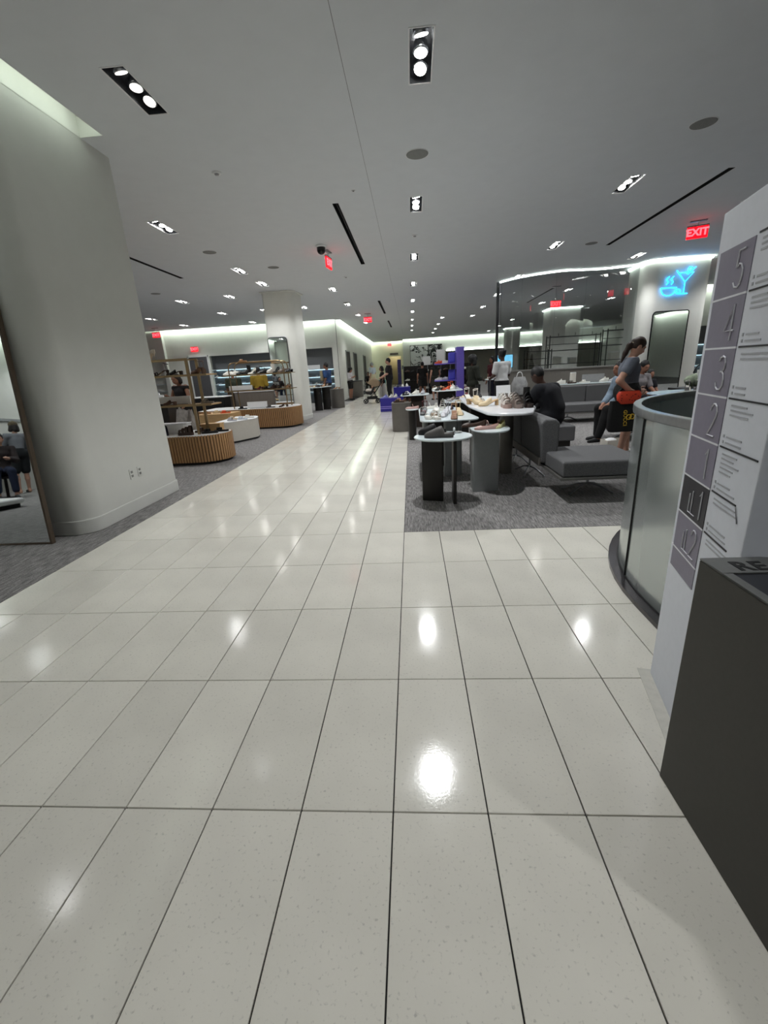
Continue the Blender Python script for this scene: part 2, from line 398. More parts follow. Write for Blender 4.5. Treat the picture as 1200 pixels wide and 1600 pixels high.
# ceiling speakers, smoke detectors, camera
spk = mesh_of(MB().lathe([(.0, -.006), (.1, -.008), (.125, -.006), (.13, .0), (.0, .0)], 28), 'grille')
SPK = mat('speaker_grille', (.50, .50, .49), .8, var=.3, scale=250)
for x, y, l in [(.16, 6.1, 'round grey ceiling speaker nearest, in the row above the aisle'), (-3.82, 9.4, 'round ceiling speaker over the left carpet'), (-3.04, 11.0, 'round ceiling speaker left of the security camera'),
                (3.26, 6.0, 'round ceiling speaker upper right near the sofa lights'), (3.99, 11.0, 'round ceiling speaker before the glass partition'), (-7.0, 13.0, 'round ceiling speaker far left'), (-2.2, 17.0, 'small far round ceiling speaker')]:
    o = thing('ceiling_speaker', l, 'speaker', (x, y, CEIL)); link('grille', spk, SPK, o, (0, 0, -.001)); mk('ring', MB().tube([(.132 * math.cos(a), .132 * math.sin(a), -.002) for a in np.linspace(0, 2 * PI, 28, False)], .004, 6, True), WHITEP, o)
for x, y, l in [(-2.24, 6.1, 'small white smoke detector on ceiling by the big pillar'), (-.7, 7.0, 'tiny white sprinkler cap beside the ceiling seam'), (-1.6, 12.6, 'small white smoke detector beyond the security camera'), (.16, 9.35, 'small square ceiling sensor between aisle lights')]:
    o = thing('smoke_detector', l, 'detector', (x, y, CEIL)); k = .5 if 'tiny' in l else 1
    mk('base', MB().lathe([(.0, -.016 * k), (.05 * k, -.014 * k), (.055 * k, 0), (0, 0)], 20), WHITEP, o); mk('sensor', MB().lathe([(0, -.03 * k), (.022 * k, -.028 * k), (.03 * k, -.015 * k), (0, -.015 * k)], 14), mat('sensor_grey', (.6, .6, .6), .5), o)
o = thing('security_camera', 'black dome security camera hanging from the ceiling above aisle', 'security camera', (-1.66, 9.56, CEIL))
mk('mount', MB().lathe([(0, -.03), (.1, -.03), (.11, -.012), (.11, 0), (0, 0)], 24), WHITEP, o)
mk('dome', MB().lathe([(0, -.155), (.03, -.15), (.06, -.13), (.08, -.095), (.085, -.03), (0, -.03)], 24), mat('smoked_dome', (.02, .02, .022), .08), o)

# ---- walls
def wall(name, *bx, m=WHITE, label=None): return struct(mk(name, MB().box(*bx), m), label)
ZT = CEIL + .2
wall('wall_back_near', -16, 16, -6.2, -6, 0, 4.2); wall('wall_far_left', -16.2, -16, -6, 45, 0, 4.2); wall('wall_far_right', 16, 16.2, -6, 45, 0, 4.2)
# wall reflected in the tall leaning mirror
wl = wall('wall_left_near', -10, -9.8, -5.5, 3.2, 0, ZT, label='bright white wall left of the entrance')
mk('panel_rail', MB().box(-9.8, -9.77, -5.5, 3.2, 1.70, 1.76), mat('rail_grey', (.62, .63, .63), .6), wl)
wall('baseboard_left_near', -9.8, -9.785, -5.5, 3.2, 0, .12)
# left back wall with recessed shelf niches (y = 22.2)
wb = MB()
wb.box(-13.4, -9.86, 22.2, 22.4, 0, ZT).box(-9.86, -6.7, 22.2, 22.4, 2.5, ZT).box(-6.7, -5.2, 22.2, 22.4, 0, ZT).box(-5.2, -3.75, 22.2, 22.4, 2.55, ZT).box(-3.75, -3.48, 22.2, 22.4, 0, ZT)
struct(mk('wall_back_left', wb, WHITE), 'white back wall with lit shelf niches')
NICH = mat('niche_grey', (.50, .51, .52), .7); NLIT = mat('shelf_light', (.80, .95, 1), .4, emit=2.2, var=0)
SHELFG = mat('shelf_white', (.82, .86, .88), .35)
def niche(tn, x0, x1, yb, z1, shelves, depth=.5):
    o = struct(mk(tn, MB().box(x0, x1, yb + depth, yb + depth + .05, 0, z1).box(x0 - .05, x0, yb + .2, yb + depth, 0, z1).box(x1, x1 + .05, yb + .2, yb + depth, 0, z1).box(x0, x1, yb + .2, yb + depth, z1, z1 + .05), NICH), 'grey recessed shelving niche')
    for z in shelves:
        s = mk('shelf', MB().box(x0, x1, yb + .08, yb + depth, z - .03, z), SHELFG, o)
        mk('light_strip', MB().box(x0 + .05, x1 - .05, yb + depth - .06, yb + depth - .03, z - .045, z - .03), NLIT, s)
niche('trim_8', -9.86, -6.7, 22.2, 2.5, (.45, .8, 1.15, 1.5, 1.85)); niche('trim_9', -5.2, -3.75, 22.2, 2.55, (.55, .9, 1.25, 1.6))
# projecting left bay of the back wall
struct(mk('wall_left_bay', MB().box(-16, -12.0, 22.0, 22.2, 2.45, ZT).box(-16, -13.3, 22.0, 22.2, 0, 2.45).box(-12.2, -12.0, 22.0, 22.2, 0, 2.45), WHITE), 'white bay wall at far left')
niche('trim_10', -13.3, -12.2, 22.0, 2.45, (.95, 1.3, 1.65))
o = struct(mk('door_1', MB().box(-10.9, -9.98, 22.16, 22.2, 0, 2.48), mat('door_grey', (.36, .36, .37), .5)), 'dark grey double door in the back wall')
mk('door_frame', MB().box(-10.96, -10.9, 22.14, 22.2, 0, 2.54).box(-9.98, -9.92, 22.14, 22.2, 0, 2.54).box(-10.96, -9.92, 22.14, 22.2, 2.48, 2.54), WHITEP, o)
mk('door_handle', MB().cyl((-10.5, 22.12, 1.0), (-10.5, 22.12, 1.25), .012), STEEL, o)
# corridor wall, far end wall, right back wall
wc = struct(mk('wall_corridor_left', MB().box(-3.7, -3.48, 22.405, 42.1, 0, ZT), mat('ribbed_plaster', (.80, .80, .77), .7, var=.05, scale=3, stretch=(1, 1, .05))), 'long white wall along the aisle beyond the back wall')
mk('corner_bead', MB().box(-3.49, -3.47, 22.19, 22.21, 0, CEIL), DKSTEEL, wc)
for k, (a, b) in enumerate([(24.9, 26.4), (28.2, 29.7), (33.9, 35.6)]):
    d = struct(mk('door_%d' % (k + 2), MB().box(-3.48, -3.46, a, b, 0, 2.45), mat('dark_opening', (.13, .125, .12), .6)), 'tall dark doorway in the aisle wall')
    mk('door_frame', MB().box(-3.48, -3.44, a - .06, a, 0, 2.5).box(-3.48, -3.44, b, b + .06, 0, 2.5).box(-3.48, -3.44, a - .06, b + .06, 2.45, 2.51), STEEL, d)
wall('baseboard_corridor', -3.48, -3.465, 22.2, 41.9, 0, .12)
CREAM = mat('cream_wall', (.88, .87, .77), .75, var=.02)
struct(mk('wall_end', MB().box(-3.48, -2.05, 41.9, 42.1, 0, ZT).box(-2.05, -.85, 41.9, 42.1, 2.5, ZT).box(-.85, -.4, 41.9, 42.1, 0, ZT), CREAM), 'cream wall at the end of the aisle')
struct(mk('wall_end_room', MB().box(-2.6, 0, 43.6, 43.8, 0, 3).box(-2.1, -2.05, 42.1, 43.6, 0, 3).box(-.85, -.8, 42.1, 43.6, 0, 3), mat('yellow_room', (.66, .62, .47), .8)), 'yellow room behind the far doorway')
ld = bpy.data.lights.new('room_bulb', 'POINT'); ld.energy = 22; ld.shadow_soft_size = .1; ld.color = (1, .96, .88)
lo = bpy.data.objects.new('room_bulb', ld); COL.objects.link(lo); lo.location = (-1.4, 42.9, 2.6)
d = struct(mk('door_5', MB().box(-1.2, -.88, 42.3, 42.34, 0, 2.2), mat('violet_door', (.30, .28, .58), .5)), 'violet door standing in the far doorway')
mk('door_handle', MB().cyl((-1.15, 42.27, 1), (-1.05, 42.27, 1), .012), STEEL, d)
struct(mk('wall_back_right', MB().box(-.6, 16, 40.0, 40.2, 2.65, ZT).box(-.6, 3.05, 40.0, 40.2, 0, 2.65).box(-.62, -.58, 39.98, 42.1, 0, ZT), WHITE), 'lit white wall behind the shoe tables')
struct(mk('trim_11', MB().box(3.05, 16, 40.5, 40.55, 0, 2.65).box(3.05, 16, 40.0, 40.5, 2.6, 2.65), mat('taupe_panel', (.50, .485, .45), .7)), 'taupe recess below the lit wall')
o = struct(mk('trim_13', MB().box(3.05, 16, 39.86, 40.0, 2.60, 2.63), WHITE), 'light ledge above the taupe recess')
mk('light_strip', MB().box(3.1, 15.9, 39.90, 39.94, 2.631, 2.645), COVEM, o)
struct(mk('wall_right_far', MB().box(8.4, 16, 19.0, 19.2, 2.35, ZT).box(8.4, 8.6, 19.0, 19.2, 0, 2.35), WHITE), 'lit wall behind the neon pillar')
niche('trim_12', 8.6, 12.5, 19.0, 2.35, (.9, 1.3, 1.7))

# ---- big white pillar on the left, rounded corners, skirting
def pillar(name, poly, z1, label, skirt=True, m=None):
    o = struct(mk(name, MB().prism(poly, 0, z1), m or WHITE), label)
    if skirt:
        c = np.mean(poly, axis=0); P = [(x + (x - c[0]) / math.hypot(x - c[0], y - c[1]) * .016, y + (y - c[1]) / math.hypot(x - c[0], y - c[1]) * .016) for x, y in poly]
        s = mk('baseboard', MB().slab(P, 0.001, .145, .006), m or WHITE, o)
    return o
big = pillar('wall_pillar_left', rpoly([(-5.2, 3.85), (-3.2, 3.85), (-3.2, 5.56), (-5.2, 5.56)], [.05, .22, .05, .05], 20), ZT, 'big white pillar on the left of the aisle', m=PILLARM)
for k, y in enumerate((4.65, 4.8)):
    o = thing('wall_outlet', ['white wall outlet on the big pillar, nearer the camera', 'white wall outlet on the big pillar, further from the camera'][k], 'outlet', (-3.2, y, .43))
    mk('plate', MB().box(0, .007, -.036, .036, -.058, .058), PILLARM, o, bevel=.003)
    for z in (-.022, .022): mk('socket', MB().box(.006, .009, -.018, .018, z - .013, z + .013), mat('socket_grey', (.45, .45, .44), .5), o)
# second pillar with a mirror
pillar('wall_pillar_far', rpoly([(-4.3, 13.9), (-3.42, 13.9), (-3.30, 14.75), (-4.3, 14.75)], [.06, .25, .1, .06], 6), ZT, 'white pillar with a tall mirror beside the aisle')
o = thing('pillar_mirror', 'tall round-cornered mirror on the white pillar beside the aisle', 'mirror', (-3.98, 13.885, 0))
mp = rpoly([(-.29, .1), (.29, .1), (.29, 2.5), (-.29, 2.5)], [.01, .01, .09, .09], 6)
mk('mirror_glass', MB().add([(x, -.022, z) for x, z in mp], [tuple(range(len(mp)))]), MIRROR, o, fix=False)
mk('backing', MB().loft([[(x, y, z) for x, z in mp] for y in (-.02, .012)], smooth=False), DKSTEEL, o)
mk('frame', MB().tube([(x, -.018, z) for x, z in mp], .014, 6, True), STEEL, o)
# ceiling collar of the second pillar
mk('collar', MB().prism(rpoly([(-4.36, 13.84), (-3.34, 13.84), (-3.24, 14.81), (-4.36, 14.81)], [.06, .25, .1, .06], 6), CEIL - .03, CEIL - .002), WHITE, bpy.data.objects['wall_pillar_far'])
# pillars behind the glass
for k, (a, b, c, d) in enumerate([(6.75, 8.2, 23.1, 24.4), (6.95, 7.95, 34.2, 35.2)]):
    p = rpoly([(a, c), (b, c), (b, d), (a, d)], .15, 5)
    o = pillar('wall_pillar_glass_%d' % (k + 1), p, CEIL - .005, 'white pillar seen through the glass partition')
    mk('light_strip', MB().tube([(x * 1.0 + (x - (a + b) / 2) * .06, y + (y - (c + d) / 2) * .06, CEIL - .02) for x, y in p], .012, 5, True), COVEM, o)
# ================================================================== right foreground: directory sign and bin
def sign():
    ang = math.atan2(-.22, -.05)                       # along the face, from far edge towards the camera
    o = thing('directory_sign', 'tall white store directory slab with floor numbers 5 to lower level 2', 'directory sign', (1.06, 1.75, 0), ang)
    # local: x = along face towards camera, y = out of the back ( -y is the visible face )
    Wd, T, Ht = .545, .07, 1.83
    mk('slab', MB().box(0, Wd, 0, T, .0, Ht), mat('sign_white', (.84, .85, .885), .5, var=.02), o, bevel=.004)
    mk('base_plate', MB().box(-.02, Wd + .0, -.05, T + .03, .0005, .003), mat('clear_base', (.78, .77, .735), .2), o, bevel=.001)
    NUM = mat('sign_purple', (.50, .48, .54), .5, var=.04); NUMD = mat('sign_dark', (.20, .19, .215), .5, var=.04)
    LINE = mat('sign_line', (.86, .86, .88), .5); TXT = mat('sign_text', (.66, .665, .69), .6); RULE = mat('sign_rule', (.13, .13, .15), .5); DIG = mat('sign_digit', (.82, .82, .85), .5)
    zs = [1.71, 1.56, 1.406, 1.255, 1.104, .954, .806, .655]
    rows = ['5', '4', '3', '2', '1', 'L1', 'L2']
    G = {'1': [[(.32, .8), (.55, 1), (.55, 0)]], '2': [[(.1, .78), (.14, .9), (.28, .99), (.45, 1), (.62, .93), (.7, .78), (.66, .62), (.5, .42), (.08, 0), (.74, 0)]],
         '3': [[(.1, .85), (.2, .96), (.38, 1), (.58, .95), (.67, .8), (.62, .64), (.48, .55), (.32, .53)], [(.48, .55), (.64, .46), (.72, .3), (.67, .12), (.5, .01), (.3, 0), (.14, .07), (.06, .2)]],
         '4': [[(.6, 0), (.6, 1), (.02, .28), (.8, .28)]], '5': [[(.68, 1), (.22, 1), (.16, .55), (.34, .63), (.54, .6), (.7, .45), (.72, .26), (.63, .08), (.44, 0), (.24, .02), (.08, .16)]],
         'L': [[(.1, 1), (.1, 0), (.6, 0)]]}
    def glyph(ch, x, z, w, h, mb, th):
        for pl in G[ch]:
            P = [(x + a * w, -.0035, z + b * h) for a, b in pl]
            mb.tube(P, th, 4, smooth=False, flat=1.0)
    for k, r in enumerate(rows):
        z1, z0 = zs[k], zs[k + 1]
        p = mk('number_panel', MB().box(.03, .27, -.002, .001, z0 + .003, z1 - .003), NUMD if k == 5 else NUM, o, label='dark panel marked %s' % (r if len(r) == 1 else 'lower level ' + r[1]))
        d = MB()
        if len(r) == 1: glyph(r, .165, z0 + .022, .085, .105, d, .0028)
        else:
            glyph('L', .115, z0 + .022, .06, .07, d, .0024); glyph('L', .14, z0 + .022, .075, .085, d, .0024); glyph(r[1], .185, z0 + .022, .075, .105, d, .0028)
        mk('numeral', d, DIG, p)
        if k: mk('panel_line', MB().box(.02, .27, -.0025, .001, z1 - .003, z1 + .003), LINE, o)
        # thin black rule and small grey print to the right
        mk('rule_line', MB().box(.285, .53 if k < 5 else .46, -.002, .001, z1 - .002, z1 + .003), RULE, o)
        t = MB(); rng = random.Random(k)
        nl = [3, 3, 2, 3, 5, 2, 2][k]
        for q in range(nl):
            z = z1 - .018 - q * .0145; t.box(.31, .31 + rng.uniform(.07, .2), -.0015, .001, z - .0042, z + .0012)
        for q in range(0 if k == 6 else 2):
            z = z0 + .036 - q * .018; t.box(.315, .315 + rng.uniform(.06, .13), -.0015, .001, z - .0042, z + .0012); t.box(.292, .301, -.0015, .001, z - .0055, z + .0035)
        mk('small_print', t, TXT, o)['kind'] = 'stuff'
    mk('rule_line', MB().add([(.46, -.002, .957), (.46, -.002, .951), (.485, -.002, .905), (.49, -.002, .908)], [(0, 1, 2, 3)]), RULE, o)
    mk('panel_line', MB().box(.02, .27, -.0025, .001, .652, .658), LINE, o)
    mk('foot_panel', MB().box(.03, .27, -.002, .001, .572, .651), NUM, o)
sign()
def bin_():
    o = thing('recycling_bin', 'dark grey metal recycling bin with slot top lettered RE', 'bin', (.82, 1.21, 0), 0)
    BODY = mat('bin_paint', (.265, .255, .24), .55, .1, var=.04, scale=60); TOP = mat('bin_top', (.40, .405, .40), .5, .1, var=.04, scale=60)
    W, D, Z = .43, .62, .83
    b = MB().box(0, W, -D, 0, .0, Z - .006)
    mk('body', b, BODY, o, bevel=.004)
    t = MB().box(0, W, -.10, 0, Z - .006, Z).box(0, .025, -D, -.10, Z - .006, Z).box(W - .025, W, -D, -.10, Z - .006, Z).box(.025, W - .025, -D, -D + .05, Z - .006, Z)
    mk('top_plate', t, TOP, o, bevel=.0015, bseg=1)
    mk('opening', MB().box(.026, W - .026, -D + .051, -.101, Z - .0061, Z - .0035), mat('bin_hole', (.14, .15, .175), .7), o)
    tm = text_mesh('RE', .075, .0008, bold=.002, spacing=1.1)
    link('lettering', tm, BLACK, o, (.095, -.062, Z + .0006))['label'] = 'black letters RE'
bin_()

# ================================================================== escalator glass barrier
def barrier():
    o = thing('glass_barrier', 'curved frosted glass barrier with steel top rail around the escalator well', 'railing', (0, 0, 0))
    C0 = (3.05, 2.35); R = 1.72; Zt = 1.075
    path = [(1.33, y) for y in (-.6, .3, 1.1, 1.8, 2.35)] + [(C0[0] - R * math.cos(a), C0[1] + R * math.sin(a)) for a in np.linspace(0, PI, 34)[1:]] + [(4.77, y) for y in (1.8, 1.1, .3, -.6)]
    def inset(d):
        out = []
        for x, y in path:
            if y <= 2.35: out.append((x + (d if x < 3 else -d), y))
            else:
                v = Vector((x - C0[0], y - C0[1])).normalized(); out.append((C0[0] + v.x * (R - d), C0[1] + v.y * (R - d)))
        return out
    FROST = mat('frosted_glass', (.70, .73, .725), .2, .6, trans=.3, ior=1.3, var=0, scale=2)
    a, b = inset(0), inset(.016)
    n = len(a)
    # separate bent panes with open joints
    cuts = [0, 6, 20, 31, n - 1]
    for k in range(len(cuts) - 1):
        i0, i1 = cuts[k], cuts[k + 1]
        A = a[i0:i1 + 1]; B = b[i0:i1 + 1]
        def trim(P):
            P = [Vector(p) for p in P]; P[0] = P[0] + (P[1] - P[0]).normalized() * .007; P[-1] = P[-1] + (P[-2] - P[-1]).normalized() * .007; return P
        A, B = trim(A), trim(B)
        mk('pane', MB().strip(A, B, .03, Zt - .02), FROST, o, fix=False)
        if 0 < k: mk('joint_post', MB().cyl((a[i0][0], a[i0][1], .03), (a[i0][0], a[i0][1], Zt - .03), .009, 8), BLACK, o)
    mid = inset(.008)
    rl = [[(x, y, z) for x, y, z in ((p[0], p[1], Zt + .02), (q[0], q[1], Zt + .02), (q[0], q[1], Zt - .03), (p[0], p[1], Zt - .03))] for p, q in zip(inset(-.014), inset(.034))]
    mk('top_rail', MB().loft(rl, smooth=False), mat('rail_steel', (.62, .63, .64), .28, .9), o, bevel=.006)
    bl = [[(p[0], p[1], .0), (q[0], q[1], .0), (q[0], q[1], .03), (p[0], p[1], .028)] for p, q in zip(inset(-.062), inset(.06))]
    mk('base_channel', MB().loft(bl, smooth=False), mat('base_metal', (.36, .35, .36), .25, .85), o)
    gl = [[(p[0], p[1], .028), (q[0], q[1], .028), (q[0], q[1], .034), (p[0], p[1], .034)] for p, q in zip(inset(-.008), inset(.024))]
    mk('gasket', MB().loft(gl, smooth=False), BLACK, o)
barrier()
# escalator well inside the barrier: dark truss and moving handrails
o = thing('escalator', 'dark escalator well inside the curved glass barrier', 'escalator', (0, 0, 0))
mk('well_cover', MB().prism([(1.40, -.6)] + [(3.05 - 1.62 * math.cos(a), 2.35 + 1.62 * math.sin(a)) for a in np.linspace(0, PI, 24)] + [(4.70, -.6)], .001, .02), mat('well_floor', (.42, .43, .44), .4, .3), o)
for x in (2.2, 3.9):
    p = [(x, -.5, .35), (x, .5, .9), (x, 1.6, .95), (x, 2.2, .9), (x, 2.35, .72), (x, 2.2, .55), (x, 1.6, .5)]
    mk('handrail', MB().tube(spline(p, 5), .035, 8), BLACK, o)
    mk('balustrade', MB().box(x - .03, x + .03, -.5, 2.1, .02, .6), DKSTEEL, o)

# ================================================================== exit signs
exit_txt = text_mesh('EXIT', .17, .004, bold=.006)
def exit_sign(x, y, z, rz, label, w=.34, h=.2, hang=True, lit=EXITRED):
    o = thing('exit_sign', label, 'exit sign', (x, y, z), rz, 'red exit signs')
    mk('panel', MB().box(-w / 2, w / 2, -.014, .014, -h / 2, h / 2), lit, o, bevel=.004)
    link('lettering', exit_txt, EXITPINK, o, (0, -.0175, 0), rot=(PI / 2, 0, 0))
    e = link('lettering', exit_txt, EXITPINK, o, (0, .0175, 0), rot=(PI / 2, 0, PI))
    mk('edge_trim', MB().box(-w / 2 - .006, w / 2 + .006, -.018, .018, h / 2, h / 2 + .02), STEEL, o)
    if hang:
        mk('hanger', MB().cyl((0, 0, h / 2 + .02), (0, 0, CEIL - z - .002), .01, 8), WHITEP, o); mk('ceiling_plate', MB().box(-w * .4, w * .4, -.04, .04, CEIL - z - .02, CEIL - z - .002), STEEL, o)
exit_sign(-1.60, 9.98, 3.53, math.radians(82), 'red exit sign seen edge on beside the dome camera')
exit_sign(5.52, 9.85, 3.55, math.radians(-22), 'large red exit sign hanging near the directory on the right')
exit_sign(-1.79, 20.58, 3.5, math.radians(5), 'red exit sign hanging above the far end of the aisle')
exit_sign(-11.5, 20.7, 3.45, 0, 'red exit sign hanging at far left near the pillar edge')
exit_sign(-10.54, 22.17, 2.85, 0, 'red exit sign glowing on the white back wall', hang=False)
exit_sign(-1.82, 41.6, 3.48, 0, 'tiny red exit sign over the cream end wall')
exit_sign(5.0, 16.6, 3.2, 0, 'red exit sign behind the glass partition')
exit_sign(9.1, 14.2, 3.3, math.radians(-20), 'red exit sign just right of the neon pillar')

# ================================================================== neon pillar, half wall and glass partition
np_poly = rpoly([(6.32, 13.25), (7.95, 13.25), (8.1, 14.6), (6.4, 14.6)], [.3, .2, .2, .2], 8)
o = pillar('wall_pillar_neon', np_poly, CEIL - .005, 'wide white pillar carrying the blue neon sign')
mk('light_strip', MB().tube([(x + (x - 7.2) * .03, y + (y - 13.9) * .05, CEIL - .03) for x, y in np_poly], .012, 5, True), COVEM, o)
o = thing('neon_sign', 'blue neon sign of a martini glass and steaming coffee cup', 'neon sign', (7.10, 13.2, 3.18))
tn = .012
# local x right, z up
mk('martini_bowl', MB().tube([(-.02, 0, .20), (.36, 0, .20), (.17, 0, -.02), (-.02, 0, .20), (-.07, 0, .26)], tn, 6), NEON, o)
mk('martini_stem', MB().tube([(.17, 0, -.02), (.17, 0, -.30), (.07, 0, -.30), (.27, 0, -.30)], tn, 6), NEON, o)
mk('olive_pick', MB().tube([(.20, 0, .16), (.40, 0, .32)], tn, 6).tube([(.27 + .055 * math.cos(a), 0, .27 + .055 * math.sin(a)) for a in np.linspace(0, 2 * PI, 16, False)], tn, 6, True), NEON, o)
mk('coffee_cup', MB().tube([(-.42, 0, -.14), (-.02, 0, -.14)] + [(-.22 + .19 * math.cos(a), 0, -.16 + .17 * math.sin(a)) for a in np.linspace(0, -PI, 12)] + [(-.42, 0, -.14)], tn, 6).tube([(.03 + .055 * math.cos(a), 0, -.24 + .055 * math.sin(a)) for a in np.linspace(0, 2 * PI, 14, False)], tn, 6, True), NEON, o)
mk('steam', MB().tube(spline([(-.29, 0, -.06), (-.25, 0, 0), (-.30, 0, .06), (-.24, 0, .13)], 4), tn, 6).tube(spline([(-.17, 0, -.06), (-.13, 0, 0), (-.18, 0, .06), (-.12, 0, .13)], 4), tn, 6), NEON, o)
mk('bracket', MB().cyl((.17, 0, -.1), (.17, .05, -.1), .008, 6).cyl((-.22, 0, -.14), (-.22, .05, -.14), .008, 6), STEEL, o)
o = thing('framed_mirror', 'tall black-framed mirror on the neon sign pillar', 'mirror', (7.02, 13.2, 0))
mp = rpoly([(-.46, .35), (.46, .35), (.46, 2.47), (-.46, 2.47)], [.01, .01, .05, .08], 5)
mk('mirror_glass', MB().add([(x, -.012, z) for x, z in mp], [tuple(range(len(mp)))]), MIRROR, o, fix=False)
mk('backing', MB().loft([[(x, y, z) for x, z in mp] for y in (-.01, .03)], smooth=False), BLACKMET, o)
mk('frame', MB().tube([(x, -.01, z) for x, z in mp], .016, 6, True), BLACKMET, o)

wave = spline([(2.77, 14.95), (3.1, 14.45), (3.6, 14.05), (4.28, 13.78), (4.9, 13.85), (5.5, 13.9), (6.2, 13.72), (6.36, 13.7)], 5)
wave = [(p[0], p[1]) for p in [Vector(q) for q in wave]]
def off(P, d):
    out = []
    for i, p in enumerate(P):
        t = (Vector(P[min(i + 1, len(P) - 1)]) - Vector(P[max(i - 1, 0)])).normalized(); out.append((p[0] - t.y * d, p[1] + t.x * d))
    return out
def ribbon(P, d0, d1, z0, z1, smooth=False):
    A, B = off(P, d0), off(P, d1)
    if smooth: return MB().strip(A, B, z0, z1)
    return MB().loft([[(a[0], a[1], z0), (b[0], b[1], z0), (b[0], b[1], z1), (a[0], a[1], z1)] for a, b in zip(A, B)], smooth=smooth)
o = thing('half_wall', 'taupe half wall with ledge below the curved glass partition', 'half wall', (0, 0, 0))
COUNTER = mat('counter_taupe', (.47, .455, .43), .6, var=.06, scale=20, stretch=(1, 1, 12))
mk('panel', ribbon(wave, -.03, .18, 0, 1.12), COUNTER, o); mk('ledge', ribbon(wave, -.06, .21, 1.12, 1.16), mat('ledge_grey', (.55, .545, .53), .4), o)
o = thing('glass_partition', 'curved tall glass partition with glowing top edge', 'glass partition', (0, 0, 0))
k = 0
while k < len(wave) - 1:
    e = min(k + 7, len(wave) - 1); seg = wave[k:e + 1]
    mk('pane', ribbon(seg, .066, .078, 1.162, 3.70, True), GLASSP, o, fix=False); k = e
mk('top_channel', ribbon(wave, .055, .09, 3.70, 3.74), STEEL, o)
mk('light_strip', ribbon(wave, .04, .054, 3.715, 3.735), COVEM, o)
mk('end_post', MB().box(2.72, 2.80, 14.98, 15.06, 0, 3.74), DKSTEEL, o)
# menu/TV screens behind glass
o = thing('menu_screen', 'glowing blue menu screen seen left of the glass partition', 'screen', (4.0, 20.0, 1.45))
mk('screen', MB().box(-.36, .36, -.012, 0, -.26, .26), mat('screen_glow', (.45, .78, .95), .4, emit=1.1, var=.35, scale=4), o); mk('bezel', MB().box(-.38, .38, 0, .04, -.28, .28), BLACK, o); mk('stand', MB().cyl((0, .03, -1.45), (0, .03, -.28), .03).box(-.3, .3, -.15, .2, -1.45, -1.43), BLACKMET, o)
# black open shelving units behind glass
def open_rack(x, y, w, h, n, label, rz=0):
    o = thing('open_shelving', label, 'shelving unit', (x, y, 0), rz)
    for sx in (0, w):
        for sy in (0, .4): mk('upright', MB().box(sx - .015, sx + .015, sy - .015, sy + .015, 0, h), BLACKMET, o)
    for k in range(n):
        z = .35 + k * (h - .4) / (n - 1); mk('shelf', MB().box(0, w, 0, .4, z - .012, z + .012), BLACKMET, o)
    mk('back_bar', MB().box(0, w, .39, .41, h - .3, h - .28), BLACKMET, o)
    for k in range(3): mk('top_hook', MB().box(w * (k + .5) / 3 - .008, w * (k + .5) / 3 + .008, 0, .016, h - .03, h + .06), BLACKMET, o)
open_rack(4.85, 16.5, 1.7, 2.2, 5, 'black open shelving left behind the glass partition'); open_rack(6.7, 16.3, 1.5, 2.3, 5, 'black open shelving right behind the glass partition'); open_rack(3.95, 15.9, .8, 1.75, 4, 'short black open shelving behind the glass partition')
for k, (x, y, z, s) in enumerate([(5.0, 16.7, 1.26, .3), (5.6, 16.7, 1.26, .22), (6.1, 16.7, .81, .3), (6.9, 16.5, 1.32, .3), (7.6, 16.5, .84, .3), (5.3, 16.7, .81, .25)]):
    o = thing('storage_box', 'pale box on black shelving behind glass, number %s from left' % ORD[[0, 2, 3, 4, 5, 1][k]], 'box', (x, y, z), 0, 'boxes behind the glass')
    mk('carton', MB().box(0, s, -.12, .12, 0, s * .7), PLASTER, o, bevel=.006); mk('lid', MB().box(-.006, s + .006, -.126, .126, s * .7, s * .7 + .04), WHITEP, o)
o = thing('reception_counter', 'white slanted counter standing behind the half wall', 'counter', (4.2, 17.9, 0))
mk('front', MB().box(0, 3.6, 0, .6, 0, 1.05), PLASTER, o); mk('worktop', MB().box(-.05, 3.65, -.05, .65, 1.05, 1.09), MARBLE, o)

